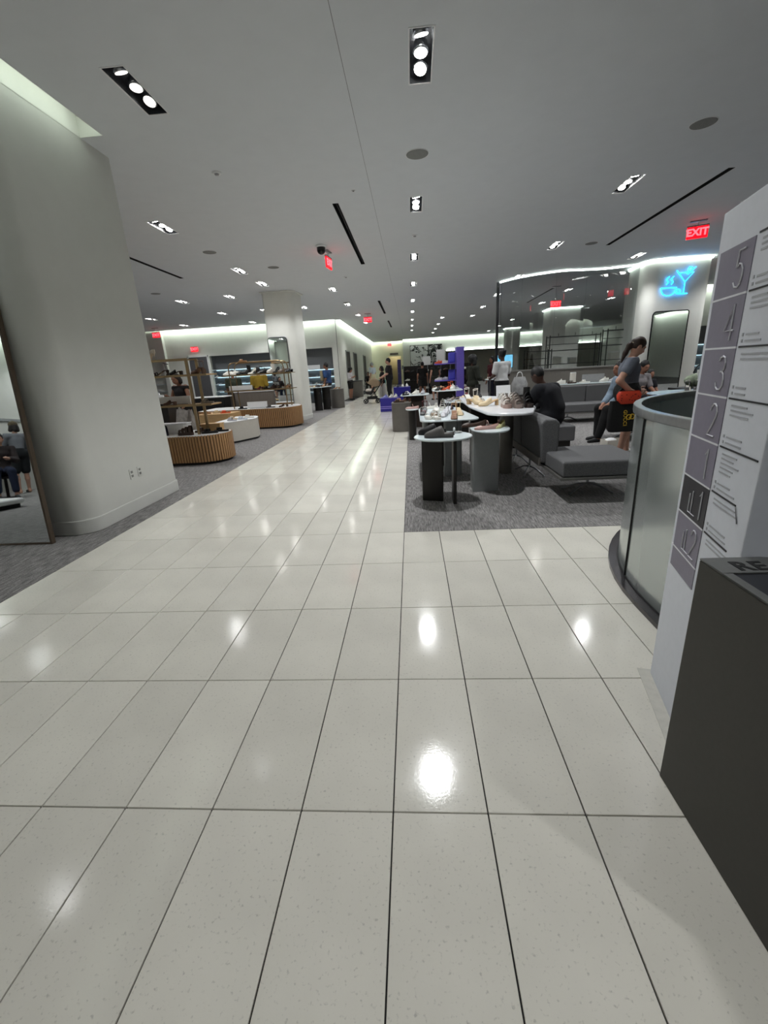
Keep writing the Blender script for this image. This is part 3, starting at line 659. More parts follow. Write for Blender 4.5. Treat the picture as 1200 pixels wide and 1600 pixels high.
# ================================================================== art and small signs on the far walls
def art_mat(name, sc, seed, dark, light=True):
    m = mat(name, (.9, .9, .9), .6)
    nt = m.node_tree; b = nt.nodes['Principled BSDF']; L = nt.links.new
    tc = nt.nodes.new('ShaderNodeTexCoord'); mp = nt.nodes.new('ShaderNodeMapping'); mp.inputs['Location'].default_value = (seed, 0, seed)
    nz = nt.nodes.new('ShaderNodeTexNoise'); nz.inputs['Scale'].default_value = sc; nz.inputs['Detail'].default_value = 5; nz.inputs['Distortion'].default_value = 1.6
    L(tc.outputs['Object'], mp.inputs['Vector']); L(mp.outputs['Vector'], nz.inputs['Vector'])
    sx = nt.nodes.new('ShaderNodeSeparateXYZ'); L(tc.outputs['Object'], sx.inputs[0])
    mu = nt.nodes.new('ShaderNodeMath'); mu.operation = 'MULTIPLY_ADD'; mu.inputs[1].default_value = -.10; L(sx.outputs['Z'], mu.inputs[0]); L(nz.outputs['Fac'], mu.inputs[2])
    rp = nt.nodes.new('ShaderNodeValToRGB'); rp.color_ramp.interpolation = 'CONSTANT'
    rp.color_ramp.elements[0].position = 0; rp.color_ramp.elements[0].color = (.85, .85, .85, 1) if light else (.025, .025, .025, 1)
    rp.color_ramp.elements[1].position = dark; rp.color_ramp.elements[1].color = (.02, .02, .02, 1) if light else (.8, .8, .8, 1)
    e = rp.color_ramp.elements.new(dark + .045); e.color = (.35, .35, .35, 1) if light else (.6, .6, .6, 1)
    e = rp.color_ramp.elements.new(dark + .075); e.color = (.75, .75, .75, 1) if light else (.03, .03, .03, 1)
    L(mu.outputs[0], rp.inputs['Fac']); L(rp.outputs['Color'], b.inputs['Base Color'])
    return m
for (x, wd, m, l) in [(.78, 1.5, art_mat('ink_shapes', 1.5, 3.1, .53), 'large white canvas with black mountain-like shapes on far wall'), (2.13, 1.16, art_mat('ink_scribble', 1.8, 8.3, .46, False), 'dark canvas with white scribbles beside the white canvas')]:
    o = thing('wall_art', l, 'painting', (x, 39.97, 2.28)); mk('canvas', MB().box(-wd / 2, wd / 2, -.03, 0, -.92, .92), m, o)
    mk('frame', MB().box(-wd / 2 - .03, -wd / 2, -.04, .02, -.95, .95).box(wd / 2, wd / 2 + .03, -.04, .02, -.95, .95).box(-wd / 2, wd / 2, -.04, .02, .92, .95).box(-wd / 2, wd / 2, -.04, .02, -.95, -.92), BLACKMET, o)
o = thing('wall_sign', 'thin dark lettered sign above the far doorway', 'sign', (-1.45, 41.88, 2.7)); mk('plate', MB().box(-.37, .37, -.02, .01, -.07, .07), mat('sign_bronze', (.30, .28, .25), .5), o); mk('border', MB().box(-.38, .38, -.015, .01, -.08, -.07), BLACKMET, o)
o = thing('wall_panel', 'small grey control panel right of the far doorway', 'panel', (-.68, 41.88, 1.5)); mk('plate', MB().box(-.12, .12, -.02, .01, -.16, .16), STEEL, o, bevel=.005); mk('button', MB().box(-.03, .03, -.03, -.02, -.03, .03), BLACK, o)

# ================================================================== leaning mirror at the big pillar
def lean_mirror():
    o = thing('leaning_mirror', 'tall wood-framed floor mirror leaning on the big white pillar', 'mirror', (-4.12, 3.63, 0.001))
    a = math.atan(.17 / 2.2); o.rotation_euler = (-a, 0, 0)
    W, Z = .68, 2.25; F = mat('walnut_frame', (.30, .25, .20), .5, var=.12, scale=12, stretch=(8, 8, 1))
    mk('mirror_glass', MB().quad((-W + .02, .008, .02), (W - .02, .008, .02), (W - .02, .008, Z - .02), (-W + .02, .008, Z - .02)), MIRROR, o, fix=False)
    mk('backing', MB().box(-W + .01, W - .01, .012, .03, .01, Z - .01), BLACK, o)
    for b in ((-W, -W + .022, 0, Z), (W - .022, W, 0, Z), (-W + .022, W - .022, 0, .018), (-W + .022, W - .022, Z - .022, Z)): mk('frame_rail', MB().box(b[0], b[1], 0, .045, b[2], b[3]), F, o, bevel=.003)
lean_mirror()
# ================================================================== shoes
def prof(pts):
    xs_, ys_ = zip(*pts)
    return lambda t: float(np.interp(t, xs_, ys_))
HW = prof([(0, .014), (.04, .025), (.12, .031), (.3, .031), (.45, .030), (.6, .037), (.74, .042), (.86, .038), (.95, .025), (1, .006)])
LEN = .26
def yy(t): return -LEN / 2 + LEN * t
def sole_mb(mb, base, thick, grow=.0, ts=None):
    R = []
    for t in (ts or [0, .03, .08, .2, .35, .5, .65, .78, .88, .95, .985, 1]):
        w = HW(t) + grow; z = base(t); h = thick(t) if callable(thick) else thick
        R.append([(-w, yy(t), z), (w, yy(t), z), (w * 1.0, yy(t), z + h), (-w, yy(t), z + h)])
    return mb.loft(R, smooth=False)
def upper_mb(mb, base, zt, t0=0., t1=1., open_until=-1., ncol=10, keep=3, grow=.002, n=14, p=.6, shell=True):
    for layer in ((1.0, 0), (.90, 1)) if shell else ((1.0, 0),):
        ts = [t0 + (t1 - t0) * i / n for i in range(n + 1)]; V = []; F = []
        for t in ts:
            w = (HW(t) + grow) * layer[0]; zb = base(t); h = (zt(t) - zb) * (layer[0] if layer[1] else 1)
            for c in range(ncol + 1):
                a = PI * c / ncol
                V.append((w * math.cos(a), yy(t), zb + h * (max(0, math.sin(a)) ** p)))
        for i in range(n):
            for c in range(ncol):
                if (ts[i] + ts[i + 1]) / 2 < open_until and keep <= c < ncol - keep: continue
                f = (i * (ncol + 1) + c, i * (ncol + 1) + c + 1, (i + 1) * (ncol + 1) + c + 1, (i + 1) * (ncol + 1) + c)
                F.append(f if not layer[1] else f[::-1])
        mb.add(V, F, True)
        if t0 <= .001:                                   # heel counter
            w = (HW(t0) + grow) * layer[0]; zb = base(t0); h = zt(t0) - zb
            k = 5; mb.add([(w * math.cos(PI * c / k), yy(0) - .004 * math.sin(PI * c / k) * 3, zb) for c in range(k + 1)] + [(w * math.cos(PI * c / k), yy(0) - .003 * math.sin(PI * c / k) * 3, zb + h * .85) for c in range(k + 1)], [(c, c + 1, k + 2 + c, k + 1 + c) for c in range(k)], True)
    return mb
def band(mb, base, t, wd, ht, grow=.003): return upper_mb(mb, base, lambda u: base(u) + ht, t - wd / 2, t + wd / 2, n=2, grow=grow)
def ankle(mb, z, base0, lean=0.):
    P = [(.033 * math.cos(a), yy(.10) + .035 * math.sin(a) + lean, z + .012 * math.sin(a)) for a in np.linspace(0, 2 * PI, 14, False)]
    mb.tube(P, .0045, 5, True); mb.tube([(.026, yy(.08), base0), (.033, yy(.1) + lean, z)], .0045, 5); mb.tube([(-.026, yy(.08), base0), (-.033, yy(.1) + lean, z)], .0045, 5)
    return mb
FL = lambda t: 0.0
def highheel(h): return prof([(0, h), (.2, h * .93), (.45, h * .45), (.65, h * .08), (.72, 0), (1, .004)])
_SH = {}
def shoe_meshes(kind):
    if kind in _SH: return _SH[kind]
    D = {}
    if kind == 'clog':
        D['sole'] = sole_mb(MB(), FL, .022, .003); D['upper'] = upper_mb(MB(), lambda t: .02, prof([(.3, .05), (.40, .105), (.5, .098), (.75, .07), (.93, .05), (1, .03)]), .30, 1, grow=.004)
        D['lining'] = sole_mb(MB(), lambda t: .022, .01, -.005); D['heel_rim'] = upper_mb(MB(), lambda t: .02, lambda t: .05, 0, .34, .5, keep=3, grow=.004)
    elif kind == 'flat':
        D['sole'] = sole_mb(MB(), FL, .008); D['upper'] = upper_mb(MB(), lambda t: .007, prof([(0, .065), (.2, .052), (.5, .042), (.7, .045), (.9, .036), (1, .02)]), 0, 1, .70)
        D['lining'] = sole_mb(MB(), lambda t: .009, .004, -.004); D['strap'] = MB().tube(spline([(.03, yy(.4), .035), (.02, yy(.45), .085), (-.02, yy(.45), .085), (-.03, yy(.4), .035)], 4), .004, 5)
    elif kind == 'ballet':
        D['sole'] = sole_mb(MB(), FL, .008); D['upper'] = upper_mb(MB(), lambda t: .007, prof([(0, .075), (.15, .06), (.5, .040), (.72, .045), (.9, .036), (1, .02)]), 0, 1, .72)
        D['lining'] = sole_mb(MB(), lambda t: .009, .004, -.004)
    elif kind == 'sneaker':
        D['sole'] = sole_mb(MB(), FL, prof([(0, .036), (.5, .03), (1, .024)]), .005); D['upper'] = upper_mb(MB(), lambda t: .025, prof([(0, .105), (.25, .10), (.4, .11), (.6, .085), (.8, .06), (.95, .05), (1, .035)]), 0, 1, .34, grow=.003)
        lc = MB()
        for k in range(4):
            t = .44 + k * .07; z = float(np.interp(t, [.4, .6, .8], [.113, .089, .064])); lc.tube([(-.02, yy(t), z - .004), (0, yy(t), z + .003), (.02, yy(t), z - .004)], .0035, 5)
        D['lace'] = lc; D['tongue'] = MB().box(-.016, .016, yy(.36), yy(.42), .09, .13)
    elif kind == 'slide':
        D['sole'] = sole_mb(MB(), FL, .03, .002); s = MB(); band(s, lambda t: .026, .52, .10, .05); band(s, lambda t: .026, .70, .14, .05); D['strap'] = s
    elif kind == 'band':
        D['sole'] = sole_mb(MB(), FL, .042, .004); s = MB()
        for t, h in ((.12, .115), (.36, .095), (.58, .075), (.80, .052)): band(s, lambda u: .038, t, .17, h, .006)
        D['strap'] = s
    elif kind == 'tallband':
        D['sole'] = sole_mb(MB(), FL, .04, .004); s = MB()
        for t, h in ((.16, .14), (.34, .12), (.56, .08), (.78, .055)): band(s, lambda u: .036, t, .14, h, .005)
        D['strap'] = s; D['shaft'] = MB().loft([[( .036 * math.cos(a), yy(.14) + .045 * math.sin(a), z) for a in np.linspace(0, 2 * PI, 12, False)] for z in (.045, .12, .20)], caps=False)
    elif kind == 'heel_sandal':
        b = highheel(.075); D['sole'] = sole_mb(MB(), b, .009); D['heel'] = MB().loft([[(s * .014 * k, yy(.06) + u * .016 * k, z) for s, u in ((-1, -1), (1, -1), (1, 1), (-1, 1))] for z, k in ((0, .8), (.04, .85), (.076, 1.4))], smooth=False)
        s = MB(); band(s, lambda u: b(u) + .008, .80, .07, .04); band(s, lambda u: b(u) + .008, .66, .05, .045); D['strap'] = s; D['ankle_strap'] = ankle(MB(), .165, .085)
    elif kind == 'mule':
        b = highheel(.06); D['sole'] = sole_mb(MB(), b, .008); D['heel'] = MB().loft([[(s * .024 * k, yy(.08) + u * .022 * k, z) for s, u in ((-1, -1), (1, -1), (1, 1), (-1, 1))] for z, k in ((0, .95), (.03, .95), (.062, 1.15))], smooth=False)
        D['upper'] = upper_mb(MB(), lambda t: b(t) + .006, lambda t: b(t) + float(np.interp(t, [.42, .6, .9, 1], [.062, .056, .04, .02])), .42, 1)
    elif kind == 'pump':
        b = highheel(.09); D['sole'] = sole_mb(MB(), b, .006); D['heel'] = MB().loft([[(.009 * k * math.cos(a), yy(.05) + .009 * k * math.sin(a), z) for a in np.linspace(0, 2 * PI, 8, False)] for z, k in ((0, .5), (.05, .7), (.092, 2.2))])
        D['upper'] = upper_mb(MB(), lambda t: b(t) + .005, lambda t: b(t) + float(np.interp(t, [0, .2, .5, .75, .95, 1], [.06, .05, .035, .042, .03, .015])), 0, 1, .72)
    elif kind == 'bootie':
        D['sole'] = sole_mb(MB(), FL, .04, .003); D['upper'] = upper_mb(MB(), lambda t: .036, prof([(0, .12), (.35, .13), (.55, .10), (.8, .075), (1, .045)]), 0, 1)
        D['shaft'] = MB().loft([[(.042 * math.cos(a), yy(.18) + .055 * math.sin(a), z) for a in np.linspace(0, 2 * PI, 14, False)] for z in (.07, .15, .215)], caps=False)
    _SH[kind] = {k: mesh_of(v, k, fix=(k in ('sole', 'heel', 'strap', 'tongue', 'lining') and k != 'strap')) for k, v in D.items()}
    return _SH[kind]
def cm(rgb, rough=.5, pre='leather'):
    return mat('%s_%02x%02x%02x' % (pre, int(rgb[0] * 255), int(rgb[1] * 255), int(rgb[2] * 255)), rgb, rough, var=.06, scale=90, bump=.1)
WT, BK, TN, CR, GY, BR, PK, YL, OR, RD, NV, TP, SV = (.87, .86, .83), (.045, .043, .045), (.66, .49, .34), (.80, .72, .58), (.34, .325, .315), (.23, .16, .125), (.74, .60, .57), (.86, .83, .62), (.83, .33, .17), (.35, .07, .09), (.10, .12, .22), (.47, .415, .385), (.70, .70, .72)
def shoe(kind, x, y, z, deg, c, label, group=None, sole=None, s=1.0, lining=None):
    o = thing('shoe', label, 'shoe', (x, y, z), math.radians(deg), group); o.scale = (s, s, s)
    for k, me in shoe_meshes(kind).items():
        col = sole if (k in ('sole', 'heel') and sole) else ((lining or (.85, .84, .80)) if k == 'lining' else c)
        if k == 'lace': col = tuple(min(1, v * .8 + .15) for v in c)
        link(k, me, cm(col), o)
    return o
SHOES = True

# ================================================================== near tables on the right carpet
def slab_table(name, label, poly, z, legs, top=TOPWHITE, th=.02, cat='table', r=.006):
    c = np.mean(poly, axis=0)
    o = thing(name, label, cat, (c[0], c[1], 0)); P = [(x - c[0], y - c[1]) for x, y in poly]
    mk('tabletop', MB().slab(P, z - th, z, r), top, o)
    for (lp, m) in legs: mk('leg', MB().prism([(x - c[0], y - c[1]) for x, y in lp], .002, z - th), m, o, fix=True)
    return o
def rot_rect(cx, cy, w, d, deg):
    a = math.radians(deg); R = lambda x, y: (cx + x * math.cos(a) - y * math.sin(a), cy + x * math.sin(a) + y * math.cos(a))
    return [R(-w / 2, -d / 2), R(w / 2, -d / 2), R(w / 2, d / 2), R(-w / 2, d / 2)]
T1 = slab_table('pedestal_table', 'small white round-top shoe table on dark slab legs, nearest the aisle', ellipse(.31, 4.55, .30, .30), .72,
    [(rpoly(rot_rect(.20, 4.62, .23, .04, -18), .01, 3), DKLEG), (rpoly(rot_rect(.425, 4.56, .035, .22, 0), .01, 3), DKLEG)])
T2 = slab_table('pedestal_table', 'small white round-top shoe table on a grey slab leg', ellipse(.86, 4.98, .215, .33), .72, [(rpoly(rot_rect(.815, 4.93, .30, .05, 8), .02, 3), GREYLEG), (rpoly(rot_rect(.70, 5.08, .05, .22, 0), .02, 3), GREYLEG)])
T3 = slab_table('display_table', 'white rounded-triangle table crowded with pale sandals', rpoly([(.09, 5.18), (.80, 5.22), (.66, 6.9), (.10, 7.1)], [.16, .12, .25, .25], 8), .80,
    [(rpoly(rot_rect(.16, 5.62, .07, .2, 0), .03, 4), GREYLEG), (rpoly(rot_rect(.52, 5.75, .24, .06, 10), .03, 4), GREYLEG), (rpoly(rot_rect(.32, 6.4, .3, .06, 0), .02, 3), DKLEG)])
T4 = slab_table('display_table', 'large white marble shoe table in front of the seated dark figure', rpoly([(.86, 4.92), (1.30, 4.86), (1.50, 5.5), (1.44, 7.6), (.80, 7.9), (.76, 6.1)], [.25, .15, .2, .3, .3, .4], 8), .88,
    [(ellipse(1.22, 5.8, .085, .085, 20), TAUPE), (rpoly(rot_rect(1.05, 6.6, .4, .08, 0), .03, 3), DKLEG), (ellipse(1.15, 7.3, .085, .085, 16), TAUPE)], top=MARBLE, th=.035, r=.012)
T5 = slab_table('display_table', 'far thin-topped shoe table beside the grey cylinder plinth', rpoly([(-.28, 10.75), (.42, 10.75), (.45, 11.6), (-.25, 11.7)], .2, 6), .78, [(rpoly(rot_rect(.05, 11.1, .5, .4, 0), .05, 3), mat('dark_brown_leg', (.17, .13, .11), .5))])
T6 = slab_table('display_table', 'far thin-topped table with orange and black shoes', rpoly([(.5, 10.5), (1.2, 10.5), (1.25, 11.5), (.5, 11.5)], .22, 6), .86, [(rpoly(rot_rect(.85, 11.0, .42, .3, 0), .05, 3), DKLEG)])
T7 = slab_table('display_table', 'low narrow white table between the marble table and far tables', rpoly([(.62, 8.3), (1.25, 8.3), (1.25, 9.3), (.66, 9.3)], .2, 6), .76, [(rpoly(rot_rect(.95, 8.8, .3, .3, 0), .05, 3), DKLEG)])
T8 = slab_table('pedestal_table', 'tiny low pedestal table holding one pink shoe', ellipse(.0, 9.0, .13, .2, 24), .62, [(ellipse(.0, 9.0, .08, .1, 16), DKLEG)])
o = thing('plinth', 'grey rounded cylinder plinth with brown shoes at the aisle edge', 'plinth', (-.22, 10.5, 0)); mk('drum', MB().prism(rpoly([(-.25, -.3), (.2, -.3), (.2, .35), (-.25, .35)], .16, 6), .002, .64), TAUPE, o); mk('top_plate', MB().slab(rpoly([(-.255, -.305), (.205, -.305), (.205, .355), (-.255, .355)], .16, 6), .64, .655, .004), TAUPE, o)
if SHOES:
    g = 'felt clogs on the front table'
    shoe('clog', .26, 4.42, .72, 82, GY, 'grey felt clog at the front of the nearest round table', g, sole=(.25, .24, .235), s=1.12); shoe('clog', .20, 4.66, .72, 84, BK, 'black felt clog behind the grey clog', g, s=1.1)
    o = thing('price_stand', 'small upright card stand behind the grey clog', 'stand', (.47, 4.70, .72)); mk('base', MB().slab(ellipse(0, 0, .055, .055, 16), 0, .012, .003), GREYLEG, o); mk('rod', MB().cyl((0, 0, .012), (0, 0, .2), .003, 6), BLACKMET, o); mk('knob', MB().lathe([(0, .0), (.012, .004), (.012, .035), (0, .05)], 10, (-.03, 0, .012)), WHITEP, o)
    g = 'flats on the second round table'
    shoe('ballet', .70, 5.13, .72, 105, BR, 'dark brown flat with white lining on grey-leg table', g, s=1.1); shoe('flat', .80, 4.86, .72, 100, PK, 'pink strapped flat on the grey-leg round table', g, lining=(.8, .7, .68)); shoe('ballet', .965, 4.96, .72, 150, YL, 'pale yellow flat on the grey-leg round table', g, lining=(.85, .82, .66))
    g = 'sandals on the rounded-triangle table'
    T = .80
    for kind, x, y, d, c, l, sl in [('heel_sandal', .155, 5.95, 170, RD, 'dark red sandal at the left edge of triangle table', BK), ('slide', .19, 5.42, 185, WT, 'white slide sandal at the front left of triangle table', None), ('slide', .285, 5.33, 190, WT, 'white slide sandal, frontmost on the triangle table', None),
            ('heel_sandal', .40, 5.60, 160, SV, 'silver strappy sandal in the middle of triangle table', None), ('heel_sandal', .47, 5.95, 165, SV, 'silver strappy sandal behind the other silver sandal', None), ('heel_sandal', .50, 5.33, 175, TN, 'tan heeled sandal near the triangle table tip', (.55, .38, .26)), ('heel_sandal', .60, 5.70, 185, CR, 'cream heeled sandal right on the triangle table', None),
            ('slide', .28, 5.72, 180, (.55, .45, .35), 'brown slide sandal behind the white slides', None), ('band', .44, 6.45, 175, WT, 'white ankle-strap sandal at back of triangle table', None), ('slide', .56, 6.60, 180, NV, 'navy slide sandal at back right of triangle table', None), ('flat', .25, 6.75, 95, WT, 'white flat lying at the rear of triangle table', None), ('slide', .17, 6.35, 170, BR, 'dark brown slide at the rear left of triangle table', None), ('sneaker', .33, 6.1, 178, WT, 'white low shoe amid the triangle table sandals', None)]:
        shoe(kind, x, y, T, d, c, l, g, sole=sl)
    g = 'shoes on the marble table'; T = .88
    for kind, x, y, d, c, l, sl, s in [('mule', .86, 6.15, 215, CR, 'cream block-heel mule at left of marble table', (.68, .56, .40), 1.1), ('mule', 1.0, 5.88, 110, CR, 'cream block-heel mule facing left on marble table', (.72, .60, .43), 1.15), ('heel_sandal', .86, 6.8, 190, WT, 'white strappy heel at back left of marble table', None, 1.1), ('heel_sandal', .97, 6.55, 200, (.85, .82, .78), 'off-white strappy heel behind the cream mules', CR, 1.05), ('heel_sandal', .92, 7.45, 190, RD, 'dark red strappy heel at the back of marble table', None, 1.0),
            ('band', 1.14, 5.50, 182, (.80, .76, .73), 'white triple-strap sandal at front of marble table', (.62, .52, .48), 1.12), ('band', 1.26, 5.44, 182, TP, 'taupe triple-strap sandal in the middle of marble table', None, 1.15), ('tallband', 1.39, 5.46, 178, BK, 'black tall strappy sandal at the right corner of marble table', (.16, .12, .10), 1.12), ('band', 1.16, 5.84, 182, WT, 'white strap sandal second behind on marble table', None, 1.0), ('band', 1.29, 5.80, 182, (.75, .71, .68), 'pale strap sandal behind the taupe sandal', None, 1.0), ('bootie', 1.05, 7.15, 180, BK, 'black ankle boot at the rear of marble table', None, 1.0)]:
        shoe(kind, x, y, T, d, c, l, g, sole=sl, s=s)
    o = thing('sign_card', 'white card with printed shoe pictures on the marble table', 'sign', (1.30, 6.45, .88)); mk('card', MB().box(-.10, .10, -.006, .006, .01, .22), WHITEP, o, rot=(-.15, 0, .1))
    mk('holder', MB().box(-.105, .105, -.02, .03, 0, .015), STEEL, o)
    for q in range(3): mk('shoe_print', MB().box(-.075 + q * .055, -.045 + q * .055, -.0075, -.006, .05, .11), mat('print_grey', (.5, .48, .46), .6), o, rot=(-.15, 0, .1))
    g = 'shoes on the far thin tables'
    for kind, x, y, z, d, c, l in [('slide', -.14, 10.95, .78, 80, BK, 'black slide at the left on far thin table'), ('sneaker', .1, 11.0, .78, 75, WT, 'white low shoe in the middle of far thin table'), ('sneaker', .28, 11.05, .78, 100, SV, 'grey low shoe at the right of far thin table'), ('slide', -.1, 11.35, .78, 90, WT, 'white slide at the rear of far thin table'), ('slide', .14, 11.4, .78, 90, BK, 'black slide at the rear of far thin table'),
            ('mule', .65, 10.75, .86, 70, BK, 'black heeled mule on the orange-shoe table'), ('heel_sandal', .82, 10.8, .86, 60, OR, 'bright orange heeled sandal on far table'), ('mule', .72, 11.15, .86, 80, TN, 'tan mule behind the orange sandal'), ('sneaker', .98, 10.85, .86, 90, WT, 'white low shoe right of the orange sandal'), ('slide', 1.1, 11.1, .86, 90, SV, 'silver slide on the orange-shoe table'), ('heel_sandal', .95, 11.3, .86, 80, OR, 'orange strappy shoe at the rear of far table'), ('flat', .58, 11.3, .86, 90, WT, 'white flat at the rear of the orange-shoe table'),
            ('mule', .78, 8.55, .76, 90, TP, 'taupe mule on the low narrow table'), ('mule', .98, 8.6, .76, 200, CR, 'beige block shoe on the low narrow table'), ('slide', 1.08, 9.0, .76, 90, RD, 'dark red slide on the low narrow table'), ('flat', .8, 9.0, .76, 90, BK, 'black flat on the low narrow table'), ('flat', .0, 9.0, .62, 95, PK, 'pink flat shoe on the tiny pedestal table'),
            ('slide', -.3, 10.4, .655, 75, BR, 'brown slide at the front of grey plinth'), ('mule', -.15, 10.55, .655, 80, (.33, .22, .17), 'brown mule in the middle of grey plinth'), ('slide', -.27, 10.72, .655, 85, TN, 'tan slide at the back of grey plinth')]:
        shoe(kind, x, y, z, d + (68 if z > .77 else 0), c, l, g)

# ================================================================== sofas
def cushion(mb, x0, x1, y0, y1, z0, z1): return mb.box(x0, x1, y0, y1, z0, z1)
def sofa_leg(o, x, y, rz=0):
    m = MB().bar((0, 0, .09), (0, 0, .27), .02)
    for sx, sy in ((-.23, -.13), (.23, -.13), (-.23, .13), (.23, .13)): m.tube([(0, 0, .10), (sx * .4, sy * .4, .085), (sx, sy, .012)], .011, 6)
    mk('leg', m, STEEL, o, (x, y, 0), rz)
o = thing('sofa', 'grey wool chaise with square seat and backrest running along its left side', 'sofa', (1.85, 5.7, 0))
mk('seat_cushion', cushion(MB(), -.37, .45, -1.35, -.48, .27, .43), FABRIC, o, bevel=.03, bseg=3)
for y0, y1 in ((-.78, .14), (.15, 1.0)): mk('backrest', MB().loft([[(x, y, z) for x, z in ((-.42, .30), (-.25, .30), (-.24, .50), (-.235, .74), (-.28, .785), (-.40, .785), (-.44, .74))] for y in (y0, y1)], smooth=False), FABRIC, o, bevel=.025, bseg=3)
mk('frame', MB().box(-.385, .46, -1.36, -.47, .24, .268).box(-.42, -.24, -.47, 1.01, .27, .30), mat('frame_grey', (.42, .415, .40), .5, .3), o, bevel=.004)
mk('back_panel', MB().box(-.445, -.425, -.78, 1.0, .27, .36), TAUPE, o, bevel=.004)
sofa_leg(o, .04, -.95)
for y in (.0, .75): sofa_leg(o, -.34, y, PI / 2)
o = thing('sofa', 'grey two-seat sofa with low back facing the camera beyond the chaise', 'sofa', (4.15, 10.7, 0))
for x0, x1 in ((-.75, -.01), (.0, .75)):
    mk('seat_cushion', MB().box(x0, x1, -.4, .3, .24, .42), FABRIC, o, bevel=.03, bseg=3); mk('backrest', MB().box(x0, x1, .3, .46, .4, .79), FABRIC, o, bevel=.03, bseg=3)
mk('frame', MB().box(-.76, .76, -.41, .47, .215, .24), mat('frame_grey', (.42, .415, .40), .5, .3), o)
for x in (-.5, .5): sofa_leg(o, x, 0)
o = thing('bench', 'grey backless bench under the seated person in black trousers', 'bench', (3.85, 8.05, 0)); mk('seat_cushion', MB().box(-.35, .45, -.35, .4, .26, .43), FABRIC, o, bevel=.03, bseg=3); mk('frame', MB().box(-.36, .46, -.36, .41, .23, .26), DKSTEEL, o)
for x in (.05,): sofa_leg(o, x, 0)
o = thing('console_table', 'long pale console table behind the two-seat sofa', 'table', (4.4, 12.1, 0)); mk('tabletop', MB().box(-.75, 1.3, -.3, .3, .77, .795), TOPWHITE, o, bevel=.004)
for x in (-.7, 1.25):
    for y in (-.25, .25): mk('leg', MB().box(x - .015, x + .015, y - .015, y + .015, 0, .77), STEEL, o)
g = 'shoes on the console table'
for k, (kind, x, c, l) in enumerate([('sneaker', 3.85, WT, 'white low shoe leftmost on the console table'), ('slide', 4.15, BR, 'brown slide left of the console table card'), ('slide', 4.47, WT, 'white slide right before the console card'), ('sneaker', 4.95, WT, 'white low shoe right of the console card'), ('sneaker', 5.2, SV, 'grey low shoe rightmost on the console table')]): shoe(kind, x, 12.0, .795, 90 + 20 * (k % 2), c, l, g)
o = thing('vase', 'pale cylinder vase on the console table', 'vase', (4.25, 12.25, .795)); mk('body', MB().lathe([(0, 0), (.07, 0), (.075, .02), (.075, .24), (.068, .26), (.06, .25), (.06, .05), (0, .05)], 20), PLASTER, o); mk('rim', MB().tube([(.07 * math.cos(a), .07 * math.sin(a), .258) for a in np.linspace(0, 2 * PI, 20, False)], .006, 5, True), WHITEP, o)
o = thing('sign_card', 'wide grey sign card standing on the console table', 'sign', (4.75, 12.2, .795)); mk('card', MB().box(-.28, .28, -.01, .01, 0, .2), mat('card_grey', (.6, .6, .6), .5), o); mk('holder', MB().box(-.2, .2, -.04, .04, 0, .012), STEEL, o)

# right round table by the seated woman
RT = slab_table('display_table', 'round blue-edged shoe table by the glass barrier on the right', ellipse(4.85, 7.95, .78, .62, 36), .76, [(ellipse(4.85, 7.95, .12, .12, 20), DKLEG), (ellipse(4.85, 7.95, .36, .30, 24), DKLEG)][:1], top=mat('table_blue_white', (.66, .74, .80), .2))
mk('foot', MB().slab(ellipse(0, 0, .34, .30, 24), .002, .03, .006), DKLEG, RT)
g = 'shoes on the right round table'
for k, (kind, x, y, d, c, l) in enumerate([('heel_sandal', 4.55, 7.75, 70, BK, 'black strappy sandal left on the right round table'), ('heel_sandal', 4.72, 7.8, 75, BK, 'black strappy sandal second on the right round table'), ('slide', 4.9, 7.75, 80, GY, 'grey slide in the middle of the right round table'), ('mule', 5.08, 7.85, 80, BK, 'black mule right on the right round table'), ('heel_sandal', 4.8, 8.15, 80, (.7, .68, .65), 'pale strappy sandal at back of right round table'), ('slide', 5.25, 7.95, 80, BK, 'black slide rightmost on the right round table')]): shoe(kind, x, y, .76, d + 80, c, l, g)
o = thing('shoe_stand', 'small riser stand on the right round table', 'stand', (4.98, 8.05, .76)); mk('base', MB().slab(ellipse(0, 0, .06, .06, 14), 0, .01, .003), STEEL, o); mk('rod', MB().cyl((0, 0, .01), (0, 0, .17), .008), STEEL, o); mk('plate', MB().slab(ellipse(0, 0, .09, .12, 18), .17, .18, .003), WHITEP, o)
shoe('pump', 4.98, 8.05, .94, -70, WT, 'white high-heeled pump raised on the riser stand', None, s=1.2)
o = thing('handbag', 'green patterned soft bag behind the right round table', 'bag', (5.65, 9.25, .74)); mk('body', MB().ell((0, 0, .13), (.30, .15, .14), 16, 10), mat('green_pattern', (.50, .54, .46), .8, var=.45, scale=14), o); mk('handle', MB().tube(spline([(-.15, 0, .27), (-.08, 0, .4), (.08, 0, .4), (.15, 0, .27)], 5), .012, 6), cm(BK), o)
o = thing('bench', 'dark low bench carrying the green bag', 'bench', (5.65, 9.25, 0)); mk('top', MB().box(-.45, .5, -.25, .25, .70, .74), DKLEG, o)
for x in (-.4, .45): mk('leg', MB().box(x - .03, x + .03, -.22, .22, 0, .70), DKLEG, o)
